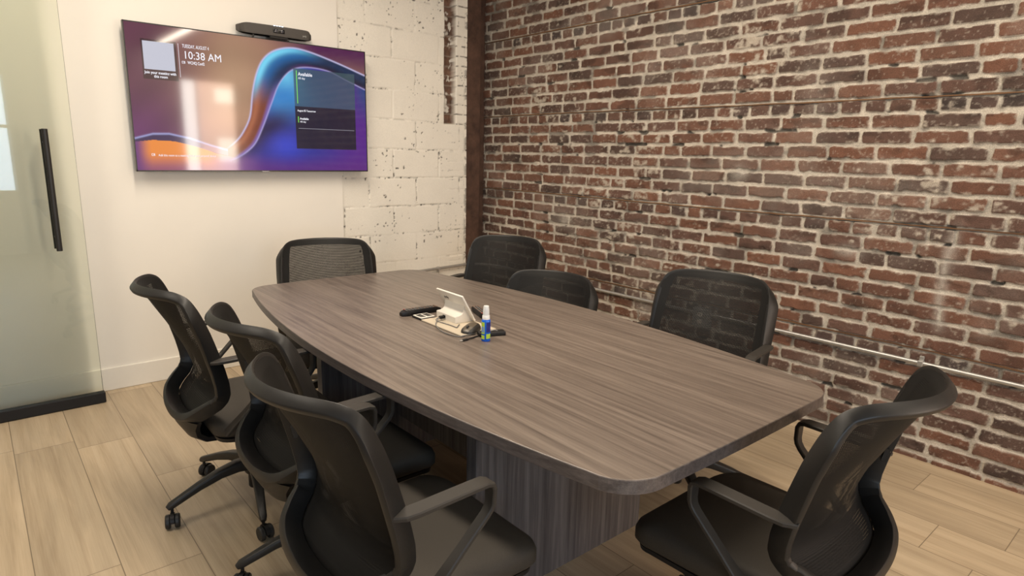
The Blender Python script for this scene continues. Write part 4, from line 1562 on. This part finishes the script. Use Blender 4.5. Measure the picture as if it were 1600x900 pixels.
# cables
cb = empty('power_cable', (-1.9868, 2.078, ZTB))
tag(cb, 'thin grey cable looping from the back of the console to the mouse', 'cable')
bm = bmesh.new()
ctrl = [(-0.014, 0.006, 0.0185), (-0.024, 0.004, 0.018), (-0.045, -0.012, 0.0115), (-0.072, -0.045, 0.0090), (-0.090, -0.090, 0.0055), (-0.098, -0.145, 0.0025), (-0.088, -0.215, 0.0025), (-0.062, -0.226, 0.0025)]
sweep(bm, catmull(ctrl, 8), circ(0.0021, 8))
sweep(bm, catmull([(-0.024, 0.008, 0.018), (-0.040, 0.0, 0.0115), (-0.034, -0.045, 0.0085), (-0.030, -0.090, 0.0085), (-0.030, -0.128, 0.0085), (-0.014, -0.115, 0.0085), (0.004, -0.100, 0.0085)], 8), circ(0.0021, 8))
obj('cord', bm, pmat('grey_cord', (0.16, 0.155, 0.15, 1), 0.5, noise=0.1), cb, smooth=True)
bm = bmesh.new()
bx(bm, -0.020, -0.0012, -0.003, 0.015, 0.0125, 0.0245, 0.003)
obj('plug', bm, M_plastic, cb)
cb2 = empty('adapter_cable', (-2.095, 1.806, ZTB))
tag(cb2, 'short black cable with a silver plug lying in front of the mouse', 'cable')
bm = bmesh.new()
sweep(bm, catmull([(0.024, 0.000, 0.004), (0.045, 0.004, 0.004), (0.070, 0.012, 0.003), (0.092, 0.013, 0.0045)], 6), circ(0.0026, 8))
obj('cord', bm, M_plastic, cb2, smooth=True)
bm = bmesh.new()
bx(bm, 0.002, 0.026, -0.005, 0.005, 0.0, 0.008, 0.002, 2)
obj('plug_grip', bm, M_plastic, cb2)
bm = bmesh.new()
bx(bm, -0.010, 0.002, -0.0035, 0.0035, 0.0015, 0.0060, 0.0005, 1)
obj('plug', bm, pmat('silver_plug', (0.7, 0.7, 0.68, 1), 0.3, metal=0.9), cb2)

# spray bottle
sb = empty('spray_bottle', (-2.018, 1.762, ZTB), 0)
tag(sb, 'small blue spray bottle with white pump and frosted cap on the table', 'bottle')
M_blue = pmat('blue_bottle', srgb(24, 98, 210), 0.25, noise=0.05)
bm = bmesh.new()
lathe(bm, [(0.0150, 0.0), (0.0168, 0.002), (0.0168, 0.074), (0.0160, 0.080), (0.0130, 0.085), (0.0105, 0.0865)], 32)
bt = obj('bottle_body', bm, M_blue, sb, smooth=True, auto=50)
bm = bmesh.new()
lathe(bm, [(0.0140, 0.083), (0.0142, 0.084), (0.0138, 0.097), (0.0115, 0.100), (0.0108, 0.108)], 28)
obj('pump_collar', bm, pmat('white_pump', (0.80, 0.80, 0.79, 1), 0.35), sb, smooth=True, auto=40)
bm = bmesh.new()
lathe(bm, [(0.0120, 0.099), (0.0118, 0.118), (0.0098, 0.132), (0.0092, 0.1335)], 28)
obj('spray_cap', bm, pmat('frosted_cap', (0.72, 0.73, 0.72, 1), 0.3), sb, smooth=True, auto=40)


def wrap(name, a0, a1, z0, z1, r, mat, n=14):
    bm = bmesh.new()
    A = []
    for i in range(n + 1):
        a = math.radians(a0 + (a1 - a0) * i / n)
        A.append([bm.verts.new((rr * math.cos(a), rr * math.sin(a), z)) for rr, z in ((r, z0), (r, z1), (r - 0.0006, z1), (r - 0.0006, z0))])
    for p, q in zip(A[:-1], A[1:]):
        for k in range(4):
            bm.faces.new((p[k], p[(k + 1) % 4], q[(k + 1) % 4], q[k]))
    bm.faces.new(A[0][::-1]); bm.faces.new(A[-1])
    return obj(name, bm, mat, bt, smooth=True, auto=40)


M_lbl_navy = pmat('label_navy', srgb(28, 36, 120), 0.35)
M_lbl_green = pmat('label_lime', srgb(176, 206, 70), 0.35)
M_lbl_pale = pmat('label_pale', srgb(120, 150, 190), 0.35)
# the bottle is seen from direction (-x,-y); angle ~ 231 degrees faces the viewer
wrap('label', 236, 300, 0.036, 0.074, 0.0173, M_lbl_navy)
wrap('label_band', 236, 300, 0.012, 0.030, 0.0173, M_lbl_green)
wrap('label', 160, 214, 0.030, 0.074, 0.0173, M_lbl_green)
wrap('label_window', 166, 208, 0.036, 0.058, 0.0176, M_lbl_pale)
wrap('label_band', 160, 214, 0.010, 0.024, 0.0173, M_lbl_green)
